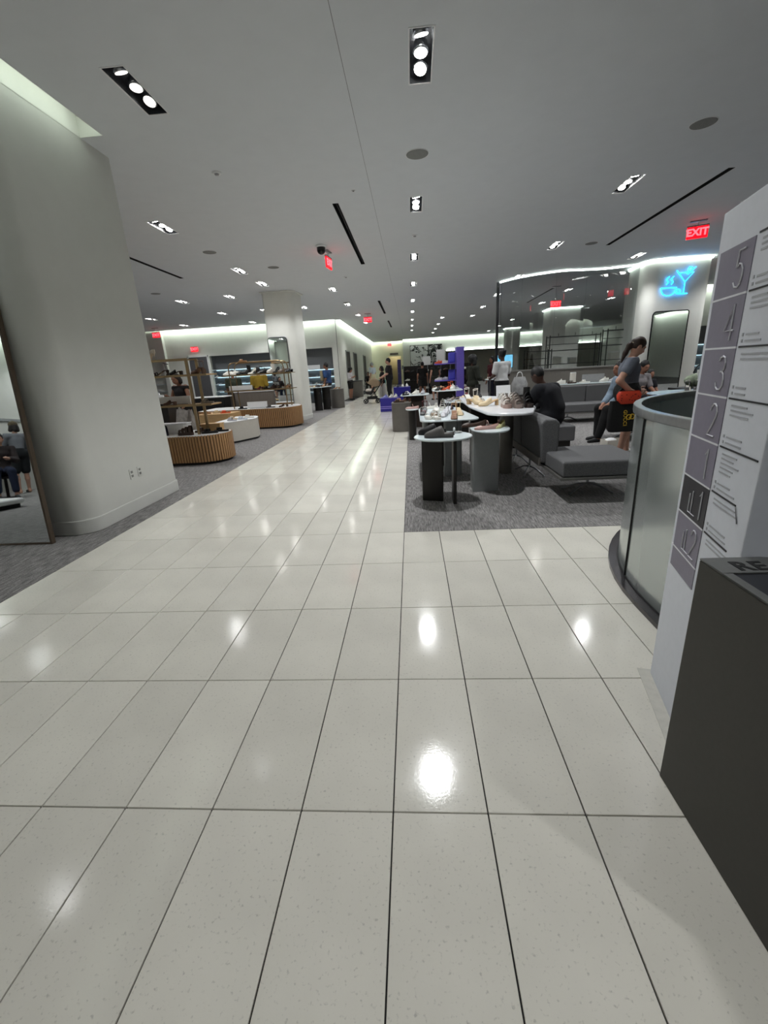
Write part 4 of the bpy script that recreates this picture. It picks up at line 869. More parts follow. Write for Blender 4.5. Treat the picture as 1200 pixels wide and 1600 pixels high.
# box and things on the floor by the seated people
o = thing('shoe_box', 'open pale shoe box on the carpet by the standing woman', 'box', (3.28, 7.35, .002), .2); mk('tray', MB().box(-.17, .17, -.1, .1, 0, .01).box(-.17, .17, -.1, -.095, 0, .11).box(-.17, .17, .095, .1, 0, .11).box(-.17, -.165, -.1, .1, 0, .11).box(.165, .17, -.1, .1, 0, .11), PLASTER, o); mk('tissue', MB().ell((-.05, 0, .09), (.1, .08, .05), 9, 6), WHITEP, o)
shoe('sneaker', 2.62, 7.85, .002, 200, WT, 'white shoe on the carpet below the dark seated figure', None)
# ================================================================== left: slatted plinths and brass racks
def slatted(name, label, poly, z, step=.05, top=WHITEP, m=OAK):
    c = np.mean(poly, axis=0); o = thing(name, label, 'plinth', (c[0], c[1], 0)); P = [Vector((x - c[0], y - c[1])) for x, y in poly]
    mk('core', MB().prism([(p.x * .985, p.y * .985) for p in P], .05, z - .012), OAKD, o)
    mk('kick', MB().prism([(p.x * .95, p.y * .95) for p in P], .002, .05), BLACK, o)
    mk('top_plate', MB().slab([(p.x * .99, p.y * .99) for p in P], z - .012, z, .003), top, o)
    mb = MB(); n = len(P); d = 0.; nxt = 0.
    for i in range(n):
        a, b = P[i], P[(i + 1) % n]; L = (b - a).length
        if L < 1e-6: continue
        t = (b - a) / L; nn = Vector((t.y, -t.x))
        while nxt < d + L:
            q = a + t * (nxt - d); h = step * .36
            A, B = q - t * h, q + t * h
            R = [[(A.x - nn.x * .012, A.y - nn.y * .012, zz), (B.x - nn.x * .012, B.y - nn.y * .012, zz), (B.x + nn.x * .006, B.y + nn.y * .006, zz), (A.x + nn.x * .006, A.y + nn.y * .006, zz)] for zz in (.05, z)]
            mb.loft(R, smooth=False); nxt += step
        d += L
    s = mk('slats', mb, m, o, fix=False); s['kind'] = 'stuff'
    return o
slatted('slatted_plinth', 'oak slatted plinth with rounded end beside the big pillar', rpoly([(-5.6, 7.2), (-3.27, 7.2), (-3.27, 8.15), (-5.6, 8.15)], [.4, .46, .46, .4], 10), .50)
def rack(name, label, x0, x1, y, depth, zb, ztop, shelves, arch=False):
    o = thing(name, label, 'shoe rack', (0, 0, 0))
    for yk in (y, y + depth):
        if arch:
            P = [(x0, yk, zb), (x0, yk, ztop - .15), (x0 + .02, yk, ztop - .07), (x0 + .07, yk, ztop - .02), (x0 + .15, yk, ztop), (x1 - .15, yk, ztop), (x1 - .07, yk, ztop - .02), (x1 - .02, yk, ztop - .07), (x1, yk, ztop - .15), (x1, yk, zb)]
            mk('frame', MB().tube(P, .016, 8), BRASS, o)
        else:
            mk('post', MB().box(x1 - .02, x1 + .02, yk - .02, yk + .02, zb, ztop), BRASS, o); mk('post', MB().box(x0 - .02, x0 + .02, yk - .02, yk + .02, zb, ztop), BRASS, o)
            mk('top_rail', MB().box(x0, x1, yk - .012, yk + .012, ztop - .024, ztop), BRASS, o)
    for a, b, z in shelves:
        s = mk('shelf', MB().box(a, b, y - .03, y + depth + .03, z - .022, z), PALEWOOD if not arch else BRASS, o, bevel=.004)
        mk('edge', MB().box(a, b, y - .036, y - .03, z - .03, z + .004), BRASS, s)
    return o
rack('brass_rack', 'brass shoe rack with three shelves standing on the front slatted plinth', -5.2, -3.72, 7.45, .36, .50, 1.76, [(-5.4, -3.40, 1.50), (-5.4, -3.40, 1.01)])
g = 'shoes on the front brass rack'
for kind, x, y, z, d, c, l, s in [('heel_sandal', -4.30, 7.6, 1.50, 100, BK, 'black strappy heel on the upper brass shelf', 1.2), ('mule', -4.12, 7.75, 1.50, 95, BK, 'black heeled mule right on the upper brass shelf', 1.1), ('pump', -4.38, 7.55, 1.765, 60, (.74, .70, .64), 'pale slingback heel hooked on the brass top rail', 1.15), ('mule', -3.62, 7.6, 1.50, 70, (.42, .33, .27), 'brown heeled shoe at the right end of upper brass shelf', 1.2), ('heel_sandal', -3.55, 7.45, 1.50, 60, (.36, .27, .22), 'brown strappy shoe in front at the right end of upper shelf', 1.2),
        ('slide', -4.42, 7.5, 1.01, 90, BK, 'black slide left on the middle brass shelf', 1.0), ('mule', -4.18, 7.5, 1.01, 80, (.40, .30, .26), 'brown mule on the middle brass shelf', 1.0), ('slide', -3.55, 7.6, 1.01, 80, (.55, .52, .48), 'grey slide at right of the middle brass shelf', 1.0),
        ('band', -4.45, 7.5, .50, 80, NV, 'navy chunky sandal at left on the slatted plinth', 1.15), ('band', -3.95, 7.42, .50, 85, BR, 'dark brown sandal front on the slatted plinth', 1.1), ('slide', -3.80, 7.75, .50, 95, BR, 'dark brown slide leaning behind on the slatted plinth', 1.1), ('slide', -3.58, 7.55, .50, 100, BK, 'black slide right on the slatted plinth', 1.1), ('slide', -3.45, 7.75, .50, 95, BK, 'black slide at the rounded end of slatted plinth', 1.0)]: shoe(kind, x, y, z, d, c, l, g, s=s)
# acrylic risers and white sign blocks
o = thing('sign_block', 'white sign block on the middle brass shelf', 'sign', (-4.15, 7.72, 1.01)); mk('block', MB().box(-.36, .25, -.02, .02, 0, .14), WHITEP, o, bevel=.003); mk('foot', MB().box(-.3, .2, -.04, .04, 0, .01), STEEL, o)
o = thing('riser', 'white riser block on the front slatted plinth', 'riser', (-4.5, 7.85, .50)); mk('block', MB().box(-.3, .38, -.15, .15, 0, .16), WHITEP, o, bevel=.006); mk('cap', MB().box(-.31, .39, -.16, .16, .16, .172), MARBLE, o)
o = thing('riser', 'pale wooden riser at the rounded end of the slatted plinth', 'riser', (-3.66, 7.93, .50)); mk('block', MB().box(-.2, .16, -.1, .08, 0, .12), PALEWOOD, o, bevel=.006); mk('cap', MB().box(-.21, .17, -.11, .09, .12, .135), PALEWOOD, o)
# white drum plinth
o = thing('drum_plinth', 'white curved drum plinth between the two slatted plinths', 'plinth', (-4.05, 10.2, 0))
P = rpoly([(-.38, -.72), (.02, -.62), (.36, .1), (.2, .75), (-.38, .75)], [.03, .5, .4, .3, .03], 8)
mk('drum', MB().prism(P, .04, .46), PLASTER, o); mk('kick', MB().prism([(x * .96, y * .96) for x, y in P], .002, .04), BLACK, o); mk('top_plate', MB().slab([(x * 1.01, y * 1.01) for x, y in P], .46, .478, .004), WHITEP, o)
g = 'shoes on the white drum plinth'
for k, (x, y, d, c, l) in enumerate([(-4.1, 9.85, 70, SV, 'silver slide at the front on the drum plinth'), (-3.95, 10.1, 75, (.75, .78, .82), 'pale blue slide in the middle of the drum plinth'), (-3.9, 10.4, 80, WT, 'white slide at the back of the drum plinth'), (-4.2, 10.2, 75, (.8, .72, .62), 'beige slide at left of the drum plinth')]): shoe('slide', x, y, .478, d, c, l, g)
# long slatted plinth + tan plinth
slatted('slatted_plinth', 'long oak slatted plinth in front of the mirror pillar', rpoly([(-6.0, 12.1), (-3.4, 12.1), (-3.15, 12.7), (-3.4, 13.4), (-6.0, 13.4)], [.1, .35, .4, .35, .1], 8), .56, step=.055)
o = thing('tan_plinth', 'plain tan wooden plinth behind the white drum', 'plinth', (-5.0, 11.35, 0)); P = rpoly([(-.5, -.35), (.42, -.35), (.42, .35), (-.5, .35)], [.2, .2, .05, .05], 6)
mk('body', MB().prism(P, .03, .54), PALEWOOD, o); mk('kick', MB().prism([(x * .96, y * .96) for x, y in P], .002, .03), BLACK, o); mk('top_plate', MB().slab(P, .54, .556, .003), PALEWOOD, o)
g = 'shoes on the tan plinth'
for x, y, d, c, l in [(-5.3, 11.2, 80, TN, 'tan slide left on the tan plinth'), (-5.05, 11.3, 90, CR, 'cream slide in the middle of the tan plinth'), (-4.8, 11.2, 95, OR, 'rust orange slide right on the tan plinth')]: shoe('slide', x, y, .556, d, c, l, g)
rack('brass_rack', 'arched brass shoe rack on the long slatted plinth', -5.05, -3.5, 12.45, .45, .56, 1.80, [(-5.25, -3.3, 1.48), (-5.25, -3.3, 1.06)], arch=True)
g = 'shoes on the arched brass rack'
kinds = ['sneaker', 'sneaker', 'mule', 'bootie', 'pump', 'heel_sandal', 'sneaker', 'bootie', 'pump', 'sneaker', 'mule']; cols = [WT, WT, BK, BK, WT, BK, BK, WT, BK, TP, BK]
for k in range(11): shoe(kinds[k], -5.15 + k * .175, 12.6 + .05 * (k % 2), 1.48, 145 + 8 * (k % 3), cols[k], '%s shoe %s from left on the top shelf of arched rack' % ({WT: 'white', BK: 'black', TP: 'taupe'}[cols[k]], ORD[k]), g, s=1.15)
for k in range(6): shoe(['slide', 'mule', 'slide', 'sneaker', 'pump', 'mule'][k], -4.5 + k * .2, 12.65, 1.06, 150 + 10 * (k % 2), [BR, RD, BK, BR, BK, TN][k], '%s shoe %s from left on the lower arched shelf' % (['brown', 'maroon', 'black', 'dark brown', 'black', 'tan'][k], ORD[k]), g)
shoe('slide', -4.62, 12.45, 1.816, 90, TN, 'tan shoe resting on top of the arched brass frame', g, s=.9)
o = thing('sign_block', 'white sign block on the lower shelf of the arched rack', 'sign', (-4.9, 12.55, 1.06)); mk('block', MB().box(-.25, .42, -.02, .02, 0, .13), WHITEP, o, bevel=.003); mk('foot', MB().box(-.2, .35, -.04, .04, 0, .01), STEEL, o)
o = thing('sign_block', 'white sign block standing on the long slatted plinth', 'sign', (-4.35, 12.35, .56)); mk('block', MB().box(-.27, .3, -.02, .02, 0, .18), WHITEP, o, bevel=.003); mk('foot', MB().box(-.2, .25, -.04, .04, 0, .01), STEEL, o)
g = 'shoes on the long slatted plinth'
for x, y, kind, c, l in [(-4.75, 12.3, 'slide', BK, 'black slide at left on the long slatted plinth'), (-3.95, 12.3, 'slide', GY, 'grey slide in the middle of the long plinth'), (-3.6, 12.35, 'mule', BR, 'dark brown mule right on the long slatted plinth')]: shoe(kind, x, y, .56, 90, c, l, g)
# tables and counters further left
o = thing('low_cabinet', 'dark brown low cabinet behind the tan plinth', 'cabinet', (-6.45, 13.85, 0)); mk('body', MB().box(-.65, .65, -.25, .25, .05, .86), mat('cab_black', (.06, .055, .05), .5), o); mk('top', MB().box(-.7, .7, -.28, .28, .86, .89), WHITEP, o); mk('door', MB().box(-.63, -.01, -.262, -.25, .08, .84), BLACK, o); mk('door', MB().box(.01, .63, -.262, -.25, .08, .84), BLACK, o); mk('kick', MB().box(-.6, .6, -.22, .22, .002, .05), BLACK, o)
o = thing('low_cabinet', 'ribbed grey cabinet behind the arched rack', 'cabinet', (-5.05, 14.55, 0)); mk('body', MB().box(-.66, .66, -.3, .3, .04, .95), mat('ribbed_taupe', (.44, .41, .38), .6, var=.12, scale=5, stretch=(30, 1, 1)), o); mk('top', MB().box(-.68, .68, -.32, .32, .95, .98), WHITEP, o); mk('kick', MB().box(-.62, .62, -.27, .27, .002, .04), BLACK, o)
for k, (x, y, l) in enumerate([(-6.6, 10.9, 'left end'), (-7.9, 13.0, 'far left')]):
    o = thing('shoe_table', 'dark-leg white shoe table at the %s of the department' % l, 'table', (x, y, 0)); mk('tabletop', MB().box(-.7, .7, -.35, .35, .87, .90), WHITEP, o, bevel=.005)
    for sx in (-.5, .45): mk('leg', MB().box(sx - .15, sx + .15, -.25, .25, .002, .87), DKLEG, o)
    for q in range(5): shoe(['slide', 'sneaker', 'mule'][q % 3], x - .5 + q * .25, y - .1, .90, 155, [BK, BR, GY, WT, BK][q], '%s shoe %s from left on the %s white table' % (['black', 'brown', 'grey', 'white', 'black'][q], ORD[q], l), 'shoes on the left white tables')
    o = thing('sign_block', 'white sign card on the %s white table' % l, 'sign', (x, y + .2, .90)); mk('block', MB().box(-.3, .3, -.015, .015, 0, .2), WHITEP, o); mk('foot', MB().box(-.2, .2, -.04, .04, 0, .01), STEEL, o)
# tables right of the mirror pillar
o = thing('shoe_table', 'dark slab-leg table crowded with shoes past the mirror pillar', 'table', (-3.7, 17.4, 0)); P = rpoly([(-.75, -.75), (.25, -.6), (.62, .6), (-.4, .8)], .25, 6); mk('tabletop', MB().slab(P, .88, .905, .005), TOPWHITE, o)
for lx, ly in ((-.35, -.35), (.05, 0.), (.3, .4)): mk('leg', MB().prism(rot_rect(lx, ly, .3, .1, 10), .002, .88), DKLEG, o)
o = thing('plinth', 'taupe cylinder plinth at the aisle side of the crowded shoe table', 'plinth', (-3.05, 18.4, 0)); mk('drum', MB().prism(ellipse(0, 0, .28, .3, 24), .002, .74), TAUPE, o); mk('top_plate', MB().slab(ellipse(0, 0, .285, .305, 24), .74, .755, .004), TAUPE, o)
for k in range(12):
    a, b = (k % 4) * .22 - .42 + .08 * (k // 4), (k // 4) * .33 - .38
    shoe(['slide', 'mule', 'flat', 'heel_sandal'][k % 4], -3.7 + a, 17.4 + b, .905, 155 + 15 * (k % 3), [BK, TN, CR, BR, GY, TP][k % 6], '%s shoe in %s row, %s from left, on the crowded dark-leg table' % (['black', 'tan', 'cream', 'brown', 'grey', 'taupe'][k % 6], ['front', 'middle', 'back'][k // 4], ORD[k % 4]), 'shoes on the crowded table')
shoe('mule', -3.05, 18.4, .755, 80, TN, 'tan shoe alone on the taupe cylinder plinth', None)
# shoes on the lit wall shelves
rng = random.Random(3)
g = 'shoes on the lit wall niches'
for x0, x1, zs_ in ((-9.7, -6.9, (.8, 1.15, 1.5)), (-5.1, -3.9, (.9, 1.25)), ):
    for z in zs_:
        x = x0; q = 0
        while x < x1 and q < 12:
            cn, cc = rng.choice([('white', WT), ('silver', SV), ('pale blue', (.75, .8, .84)), ('grey', (.6, .64, .68)), ('taupe', TP)])
            shoe(rng.choice(['sneaker', 'slide', 'flat']), x, 22.5, z, rng.choice([85, 95, 100]), cc, '%s shoe %s from left, %s shelf of the %s lit niche' % (cn, ORD[q], ORD[zs_.index(z)], 'wide' if x0 < -6 else 'narrow'), g); x += rng.uniform(.28, .5); q += 1
o = thing('sign_block', 'wide white sign card on the top shelf of right niche', 'sign', (-4.8, 22.45, 1.60)); mk('block', MB().box(-.33, .33, -.02, .02, 0, .2), WHITEP, o); mk('foot', MB().box(-.2, .2, -.04, .04, 0, .01), STEEL, o)
for z in (.95, 1.3, 1.65):
    for k in range(4):
        o = thing('handbag', 'small %s bag %s from left on the %s far-left lit shelf' % ('black' if [BK, WT, WT, BK][(k + int(z * 10)) % 4] is BK else 'white', ORD[k], {.95: 'lowest', 1.3: 'middle', 1.65: 'upper'}[z]), 'bag', (-13.1 + k * .24, 22.3, z), 0, 'bags on the far left shelves'); c = [BK, WT, WT, BK][(k + int(z * 10)) % 4]
        mk('body', MB().box(-.08, .08, -.05, .05, 0, .16), cm(c), o, bevel=.015); mk('handle', MB().tube(spline([(-.05, 0, .16), (-.03, 0, .22), (.03, 0, .22), (.05, 0, .16)], 3), .006, 5), cm(c), o)

# ================================================================== blue boxes, violet display, far tables
def bluebox(x, y, w, d, h, label, stripes=True):
    o = thing('display_box', label, 'display box', (x, y, 0)); mk('body', MB().box(-w / 2, w / 2, 0, d, .002, h), BLUE, o, bevel=.006)
    if stripes:
        for z in (.10, .16): mk('stripe', MB().box(-w / 2 - .003, w / 2 + .003, -.003, .0, z, z + .022), LILAC, o)
    return o
bluebox(-.76, 15.5, .66, .7, .45, 'low cobalt blue display box with lilac stripes by the aisle'); bluebox(-.35, 16.9, .62, .7, .74, 'taller cobalt blue display box behind the striped one', False)
g = 'shoes on the blue boxes'
for k, (x, y, z) in enumerate([(-.92, 15.75, .45), (-.72, 15.75, .45), (-.56, 15.85, .45), (-.5, 17.1, .74), (-.32, 17.1, .74), (-.16, 17.2, .74)]): shoe('sneaker', x, y, z, 150 + 8 * k, [(.55, .56, .78), WT, WT, NV, WT, WT][k], '%s shoe %s on the %s cobalt box' % (['lilac', 'white', 'white', 'navy', 'white', 'white'][k], ['left', 'middle', 'right'][k % 3], ['low', 'tall'][k // 3]), g)
o = thing('violet_display', 'tall violet display panel with two curved shelves', 'display stand', (1.62, 16.0, 0))
mk('panel', MB().box(-.04, .22, -.1, .5, .002, 2.0), PURPLE, o, bevel=.02)
for z in (.92, 1.48): mk('shelf', MB().tube([(.0, .2, z + .36), (-.08, .2, z + .33), (-.14, .2, z + .22), (-.2, .2, z + .08), (-.3, .2, z + .02), (-.42, .2, z), (-.78, .2, z)], .03, 8, flat=1.0), PURPLE, o); mk('tray', MB().box(-.78, -.05, -.1, .5, z - .02, z + .012), PURPLE, o, bevel=.008)
for z in (.92, 1.48): mk('upstand', MB().box(-.3, -.06, .1, .3, z + .012, z + .36), mat('blue_violet', (.36, .36, .80), .4), o, bevel=.06, bseg=3)
mk('tag', MB().box(-.06, -.045, -.05, .08, .5, .72), WHITEP, o); mk('support_rod', MB().cyl((-.6, .2, .93), (-.55, .2, 1.46), .01), STEEL, o); mk('foot', MB().box(-.5, .22, -.1, .5, .002, .03), PURPLE, o)
g = 'shoes on the violet display'
for k, (x, z, c, l) in enumerate([(-.65, 1.492, OR, 'coral shoe at the tip of the upper violet shelf'), (-.45, 1.492, WT, 'white shoe on the upper violet shelf'), (-.65, .932, WT, 'white shoe on the lower violet shelf'), (-.45, .932, SV, 'pale shoe inside on the lower violet shelf')]): shoe('sneaker', 1.62 + x, 16.2, z, 80, c, l, g)
# low wall of shelves under the art with shoes
o = thing('shoe_wall', 'dark open shelf wall full of shoes below the paintings', 'shelving unit', (1.5, 24.5, 0)); mk('back', MB().box(-1.9, 1.9, .35, .4, .002, 1.5), DKLEG, o)
for z in (.3, .75, 1.2): mk('shelf', MB().box(-1.9, 1.9, -.05, .35, z - .025, z), BLACKMET, o)
for x in (-1.9, -.6, .6, 1.88): mk('upright', MB().box(x, x + .03, -.05, .35, .002, 1.5), STEEL, o)
for z in (.3, .75, 1.2):
    for k in range(11): shoe(['sneaker', 'mule', 'slide'][k % 3], 1.5 - 1.7 + k * .34, 24.6, z, 85 + 5 * (k % 3), [BK, WT, BR, BK, SV, WT][(k + int(z * 7)) % 6], '%s shoe %s from left on the %s dark wall shelf' % (['black', 'white', 'brown', 'black', 'silver', 'white'][(k + int(z * 7)) % 6], ORD[k], {.3: 'lowest', .75: 'middle', 1.2: 'upper'}[z]), 'shoes on the dark shelf wall')
for k, (x, h) in enumerate([(.75, .45), (1.5, .75)]):
    o = thing('sign_card', ['small white sign card on the dark shelf wall', 'tall white sign card on the dark shelf wall'][k], 'sign', (x + .1, 24.62, 1.5)); mk('card', MB().box(-.22, .22, -.01, .01, 0, h), WHITEP, o); mk('foot', MB().box(-.2, .2, -.05, .05, 0, .012), STEEL, o)
o = thing('tray_table', 'tall narrow white tray table between two standing shoppers', 'table', (2.12, 11.78, 0)); mk('tabletop', MB().slab(rpoly([(-.22, -.16), (.22, -.16), (.22, .16), (-.22, .16)], .04, 4), 1.0, 1.02, .004), TOPWHITE, o)
for x in (-.1, .1): mk('leg', MB().cyl((x, 0, .02), (x, 0, 1.0), .018), STEEL, o)
mk('foot', MB().box(-.2, .2, -.15, .15, .002, .02), STEEL, o)
shoe('heel_sandal', 2.04, 11.78, 1.02, 80, WT, 'white sandal on the tall tray table', None); shoe('slide', 2.22, 11.78, 1.02, 90, SV, 'silver slide on the tall tray table', None)
o = thing('shopping_bag', 'crumpled grey-white plastic shopping bag on the low stool', 'bag', (2.72, 11.6, .62)); mk('body', MB().loft([[(x, y, 0) for x, y in rpoly(rot_rect(0, 0, .34, .2, 0), .08, 4)], [(x, y, .25) for x, y in rpoly(rot_rect(0, 0, .4, .24, 0), .1, 4)], [(x, y, .42) for x, y in rpoly(rot_rect(0, 0, .26, .1, 0), .04, 4)]]), mat('bag_film', (.60, .60, .60), .5, var=.25, scale=9, bump=.8), o); mk('handle', MB().tube(spline([(-.08, 0, .4), (-.04, 0, .52), (.04, 0, .52), (.08, 0, .4)], 4), .01, 5), WHITEP, o)
o = thing('stool', 'low dark stool beneath the white shopping bag', 'stool', (2.72, 11.6, 0)); mk('seat', MB().slab(ellipse(0, 0, .2, .2, 20), .57, .62, .01), DKLEG, o)
for a in (0, 2.1, 4.2): mk('leg', MB().cyl((.16 * math.cos(a), .16 * math.sin(a), .002), (.12 * math.cos(a), .12 * math.sin(a), .575), .014), BLACKMET, o)
# bench, stroller and bin at the far end
o = thing('bench', 'far long bench against the aisle wall end', 'bench', (-2.3, 30.5, 0)); mk('seat', MB().box(-.9, .9, -.2, .2, .4, .45), mat('bench_grey', (.55, .55, .55), .5), o)
for x in (-.8, .8): mk('leg', MB().box(x - .03, x + .03, -.18, .18, .002, .4), STEEL, o)
o = thing('bench_cushion', 'teal cushion on the far bench', 'cushion', (-2.0, 30.5, .45)); mk('pad', MB().box(-.3, .3, -.1, .15, 0, .3), mat('teal_fabric', (.18, .52, .55), .8), o, bevel=.04); mk('seam', MB().box(-.3, .3, -.105, -.1, .14, .15), mat('teal_dark', (.12, .40, .43), .8), o)
o = thing('trash_bin', 'grey box bin against the corridor wall', 'bin', (-3.05, 25.6, 0)); mk('body', MB().box(-.3, .3, -.25, .25, .002, .85), TAUPE, o, bevel=.01); mk('lid', MB().box(-.31, .31, -.26, .26, .85, .9), DKSTEEL, o)
o = thing('stroller', 'baby stroller with beige hood and black frame', 'stroller', (-1.72, 20.0, 0))
for x, y in ((-.32, -.2), (-.32, .2), (.22, -.22), (.22, .22)): mk('wheel', MB().tube([(x + .085 * math.cos(a), y, .1 + .085 * math.sin(a)) for a in np.linspace(0, 2 * PI, 16, False)], .018, 6, True).cyl((x, y - .02, .1), (x, y + .02, .1), .03, 8), BLACK, o)
mk('frame', MB().tube([(-.32, -.2, .1), (.1, -.2, .45), (.55, -.2, 1.02)], .014, 6).tube([(-.32, .2, .1), (.1, .2, .45), (.55, .2, 1.02)], .014, 6).tube([(.22, -.22, .1), (.05, -.2, .5)], .014, 6).tube([(.22, .22, .1), (.05, .2, .5)], .014, 6), BLACKMET, o)
mk('handle', MB().cyl((.55, -.22, 1.02), (.55, .22, 1.02), .018), BLACK, o)
mk('seat', MB().loft([[(x, y, z) for x, z in ((-.3, .42), (-.05, .36), (.2, .8), (.12, .84), (-.08, .48), (-.3, .5))] for y in (-.18, .18)], smooth=False), cm((.12, .11, .11), .8, 'cloth'), o, bevel=.02)
hd = [[(.2 + r * math.cos(a) * .9 - .12, y, .72 + r * math.sin(a)) for a in np.linspace(.1, 2.7, 9)] for y, r in ((-.21, .26), (-.2, .32), (0, .35), (.2, .32), (.21, .26))]
hm = MB().loft(hd, closed=False, caps=False)
for r_ in (hd[0], hd[-1]): hm.add(r_ + [(.1, r_[0][1], .70)], [(i, i + 1, 9) for i in range(8)])
mk('hood', hm, cm((.52, .45, .36), .85, 'cloth'), o, fix=False)
mk('basket', MB().box(-.25, .2, -.17, .17, .18, .3), cm((.1, .1, .1), .8, 'cloth'), o, bevel=.02)
mk('blanket', MB().ell((-.12, 0, .56), (.2, .15, .09), 10, 7), cm((.8, .76, .72), .9, 'cloth'), o)
# reflected corner: low platform and counter left of the entrance
o = thing('platform_bench', 'low white platform bench reflected in the leaning mirror', 'bench', (-7.15, 1.1, 0)); P = rpoly([(-.75, -.42), (.55, -.62), (.72, .4), (-.75, .5)], .15, 6); mk('top', MB().slab(P, .07, .15, .02), WHITEP, o); mk('kick', MB().prism([(x * .93, y * .92) for x, y in P], .002, .07), BLACK, o)
o = thing('ledge_counter', 'dark wall ledge reflected behind the person in overalls', 'counter', (-9.8, -2.6, 0)); mk('ledge', MB().box(.001, .3, -2.2, 1.6, .98, 1.2), mat('ledge_black', (.08, .075, .07), .5), o); mk('bracket', MB().box(.001, .25, -2.0, -1.95, .75, .98).box(.001, .25, 1.4, 1.45, .75, .98), BLACKMET, o)
# ================================================================== people: bodies grown as one smooth surface
def field(prims, X, Y, Z, k):
    d = None
    for pr_ in prims:
        if pr_[0] == 'c':
            a, b, ra, rb = np.array(pr_[1], float), np.array(pr_[2], float), pr_[3], pr_[4]; ab = b - a; L2 = max(1e-9, ab @ ab)
            t = np.clip(((X - a[0]) * ab[0] + (Y - a[1]) * ab[1] + (Z - a[2]) * ab[2]) / L2, 0, 1)
            e = np.sqrt((X - a[0] - t * ab[0]) ** 2 + (Y - a[1] - t * ab[1]) ** 2 + (Z - a[2] - t * ab[2]) ** 2) - (ra + (rb - ra) * t)
        else:
            c, r = pr_[1], pr_[2]; dx, dy, dz = X - c[0], Y - c[1], Z - c[2]
            if len(pr_) > 3 and pr_[3]:
                th = pr_[3]; dy, dz = dy * math.cos(th) + dz * math.sin(th), -dy * math.sin(th) + dz * math.cos(th)
            k0 = np.sqrt((dx / r[0]) ** 2 + (dy / r[1]) ** 2 + (dz / r[2]) ** 2) + 1e-9; k1 = np.sqrt((dx / r[0] ** 2) ** 2 + (dy / r[1] ** 2) ** 2 + (dz / r[2] ** 2) ** 2) + 1e-9
            e = k0 * (k0 - 1) / k1
        if pr_[-1] == 'sub':
            d = np.maximum(d, -e); continue
        kk = pr_[-1] if isinstance(pr_[-1], float) and pr_[0] == 'k' else k
        if d is None: d = e
        else:
            h = np.maximum(kk - np.abs(d - e), 0) / kk; d = np.minimum(d, e) - h * h * kk * .25
    return d
def nets(prims, res, k=.03, clip=None, name='body'):
    lo = np.full(3, 9.); hi = np.full(3, -9.)
    for p in prims:
        if p[-1] == 'sub': continue
        if p[0] == 'c':
            for q, r in ((p[1], p[3]), (p[2], p[4])): lo = np.minimum(lo, np.array(q) - r); hi = np.maximum(hi, np.array(q) + r)
        else: m = max(p[2]) if len(p) > 3 else 0; r = np.array(p[2]) if not m else np.full(3, m); lo = np.minimum(lo, np.array(p[1]) - r); hi = np.maximum(hi, np.array(p[1]) + r)
    lo -= 2.5 * res + .01; hi += 2.5 * res + .01
    ax = [np.arange(lo[i], hi[i] + res, res) for i in range(3)]
    X, Y, Z = np.meshgrid(*ax, indexing='ij', sparse=True); D = field(prims, X, Y, Z, k)
    if clip is not None: D = np.maximum(D, clip(X, Y, Z))
    S = D < 0; n = D.shape
    cnt = np.zeros(tuple(s - 1 for s in n)); pos = np.zeros(cnt.shape + (3,))
    I = np.stack(np.meshgrid(*[np.arange(s - 1) for s in n], indexing='ij'), -1)
    def sl(o): return tuple(slice(o[i], n[i] - 1 + o[i]) for i in range(3))
    for axis in range(3):
        for a in (0, 1):
            for b in (0, 1):
                o0 = [0, 0, 0]; oth = [i for i in range(3) if i != axis]; o0[oth[0]] = a; o0[oth[1]] = b; o1 = list(o0); o1[axis] = 1
                d0, d1 = D[sl(o0)], D[sl(o1)]; m = (d0 < 0) != (d1 < 0)
                if not m.any(): continue
                t = d0[m] / (d0[m] - d1[m]); p = I[m].astype(float) + np.array(o0); p[:, axis] += t
                pos[m] += p; cnt[m] += 1
    act = cnt > 0; idx = np.full(cnt.shape, -1); idx[act] = np.arange(act.sum())
    Vv = pos[act] / cnt[act][:, None] * res + lo
    F = []
    for axis in range(3):
        o1 = [0, 0, 0]; o1[axis] = 1; u, v = (axis + 1) % 3, (axis + 2) % 3
        A = S[tuple(slice(0, n[i] - o1[i]) for i in range(3))]; Bb = S[tuple(slice(o1[i], n[i]) for i in range(3))]
        e = np.argwhere(A != Bb); e = e[(e[:, u] > 0) & (e[:, v] > 0) & (e[:, u] < n[u] - 1) & (e[:, v] < n[v] - 1)]
        if not len(e): continue
        du = np.zeros(3, int); du[u] = 1; dv = np.zeros(3, int); dv[v] = 1
        q = np.stack([idx[tuple((e - du - dv).T)], idx[tuple((e - dv).T)], idx[tuple(e.T)], idx[tuple((e - du).T)]], 1)
        flip = ~A[tuple(e.T)]; q[flip] = q[flip][:, ::-1]
        F.append(q)
    F = np.concatenate(F)
    me = bpy.data.meshes.new(name); me.from_pydata(Vv.tolist(), [], F.tolist()); me.update()
    me.polygons.foreach_set('use_smooth', np.ones(len(F), bool))
    return me
def V3(*a): return np.array(a, float)
SKIN = {'light': (.72, .55, .47), 'mid': (.58, .41, .33), 'tan': (.50, .35, .27), 'dark': (.27, .18, .14)}
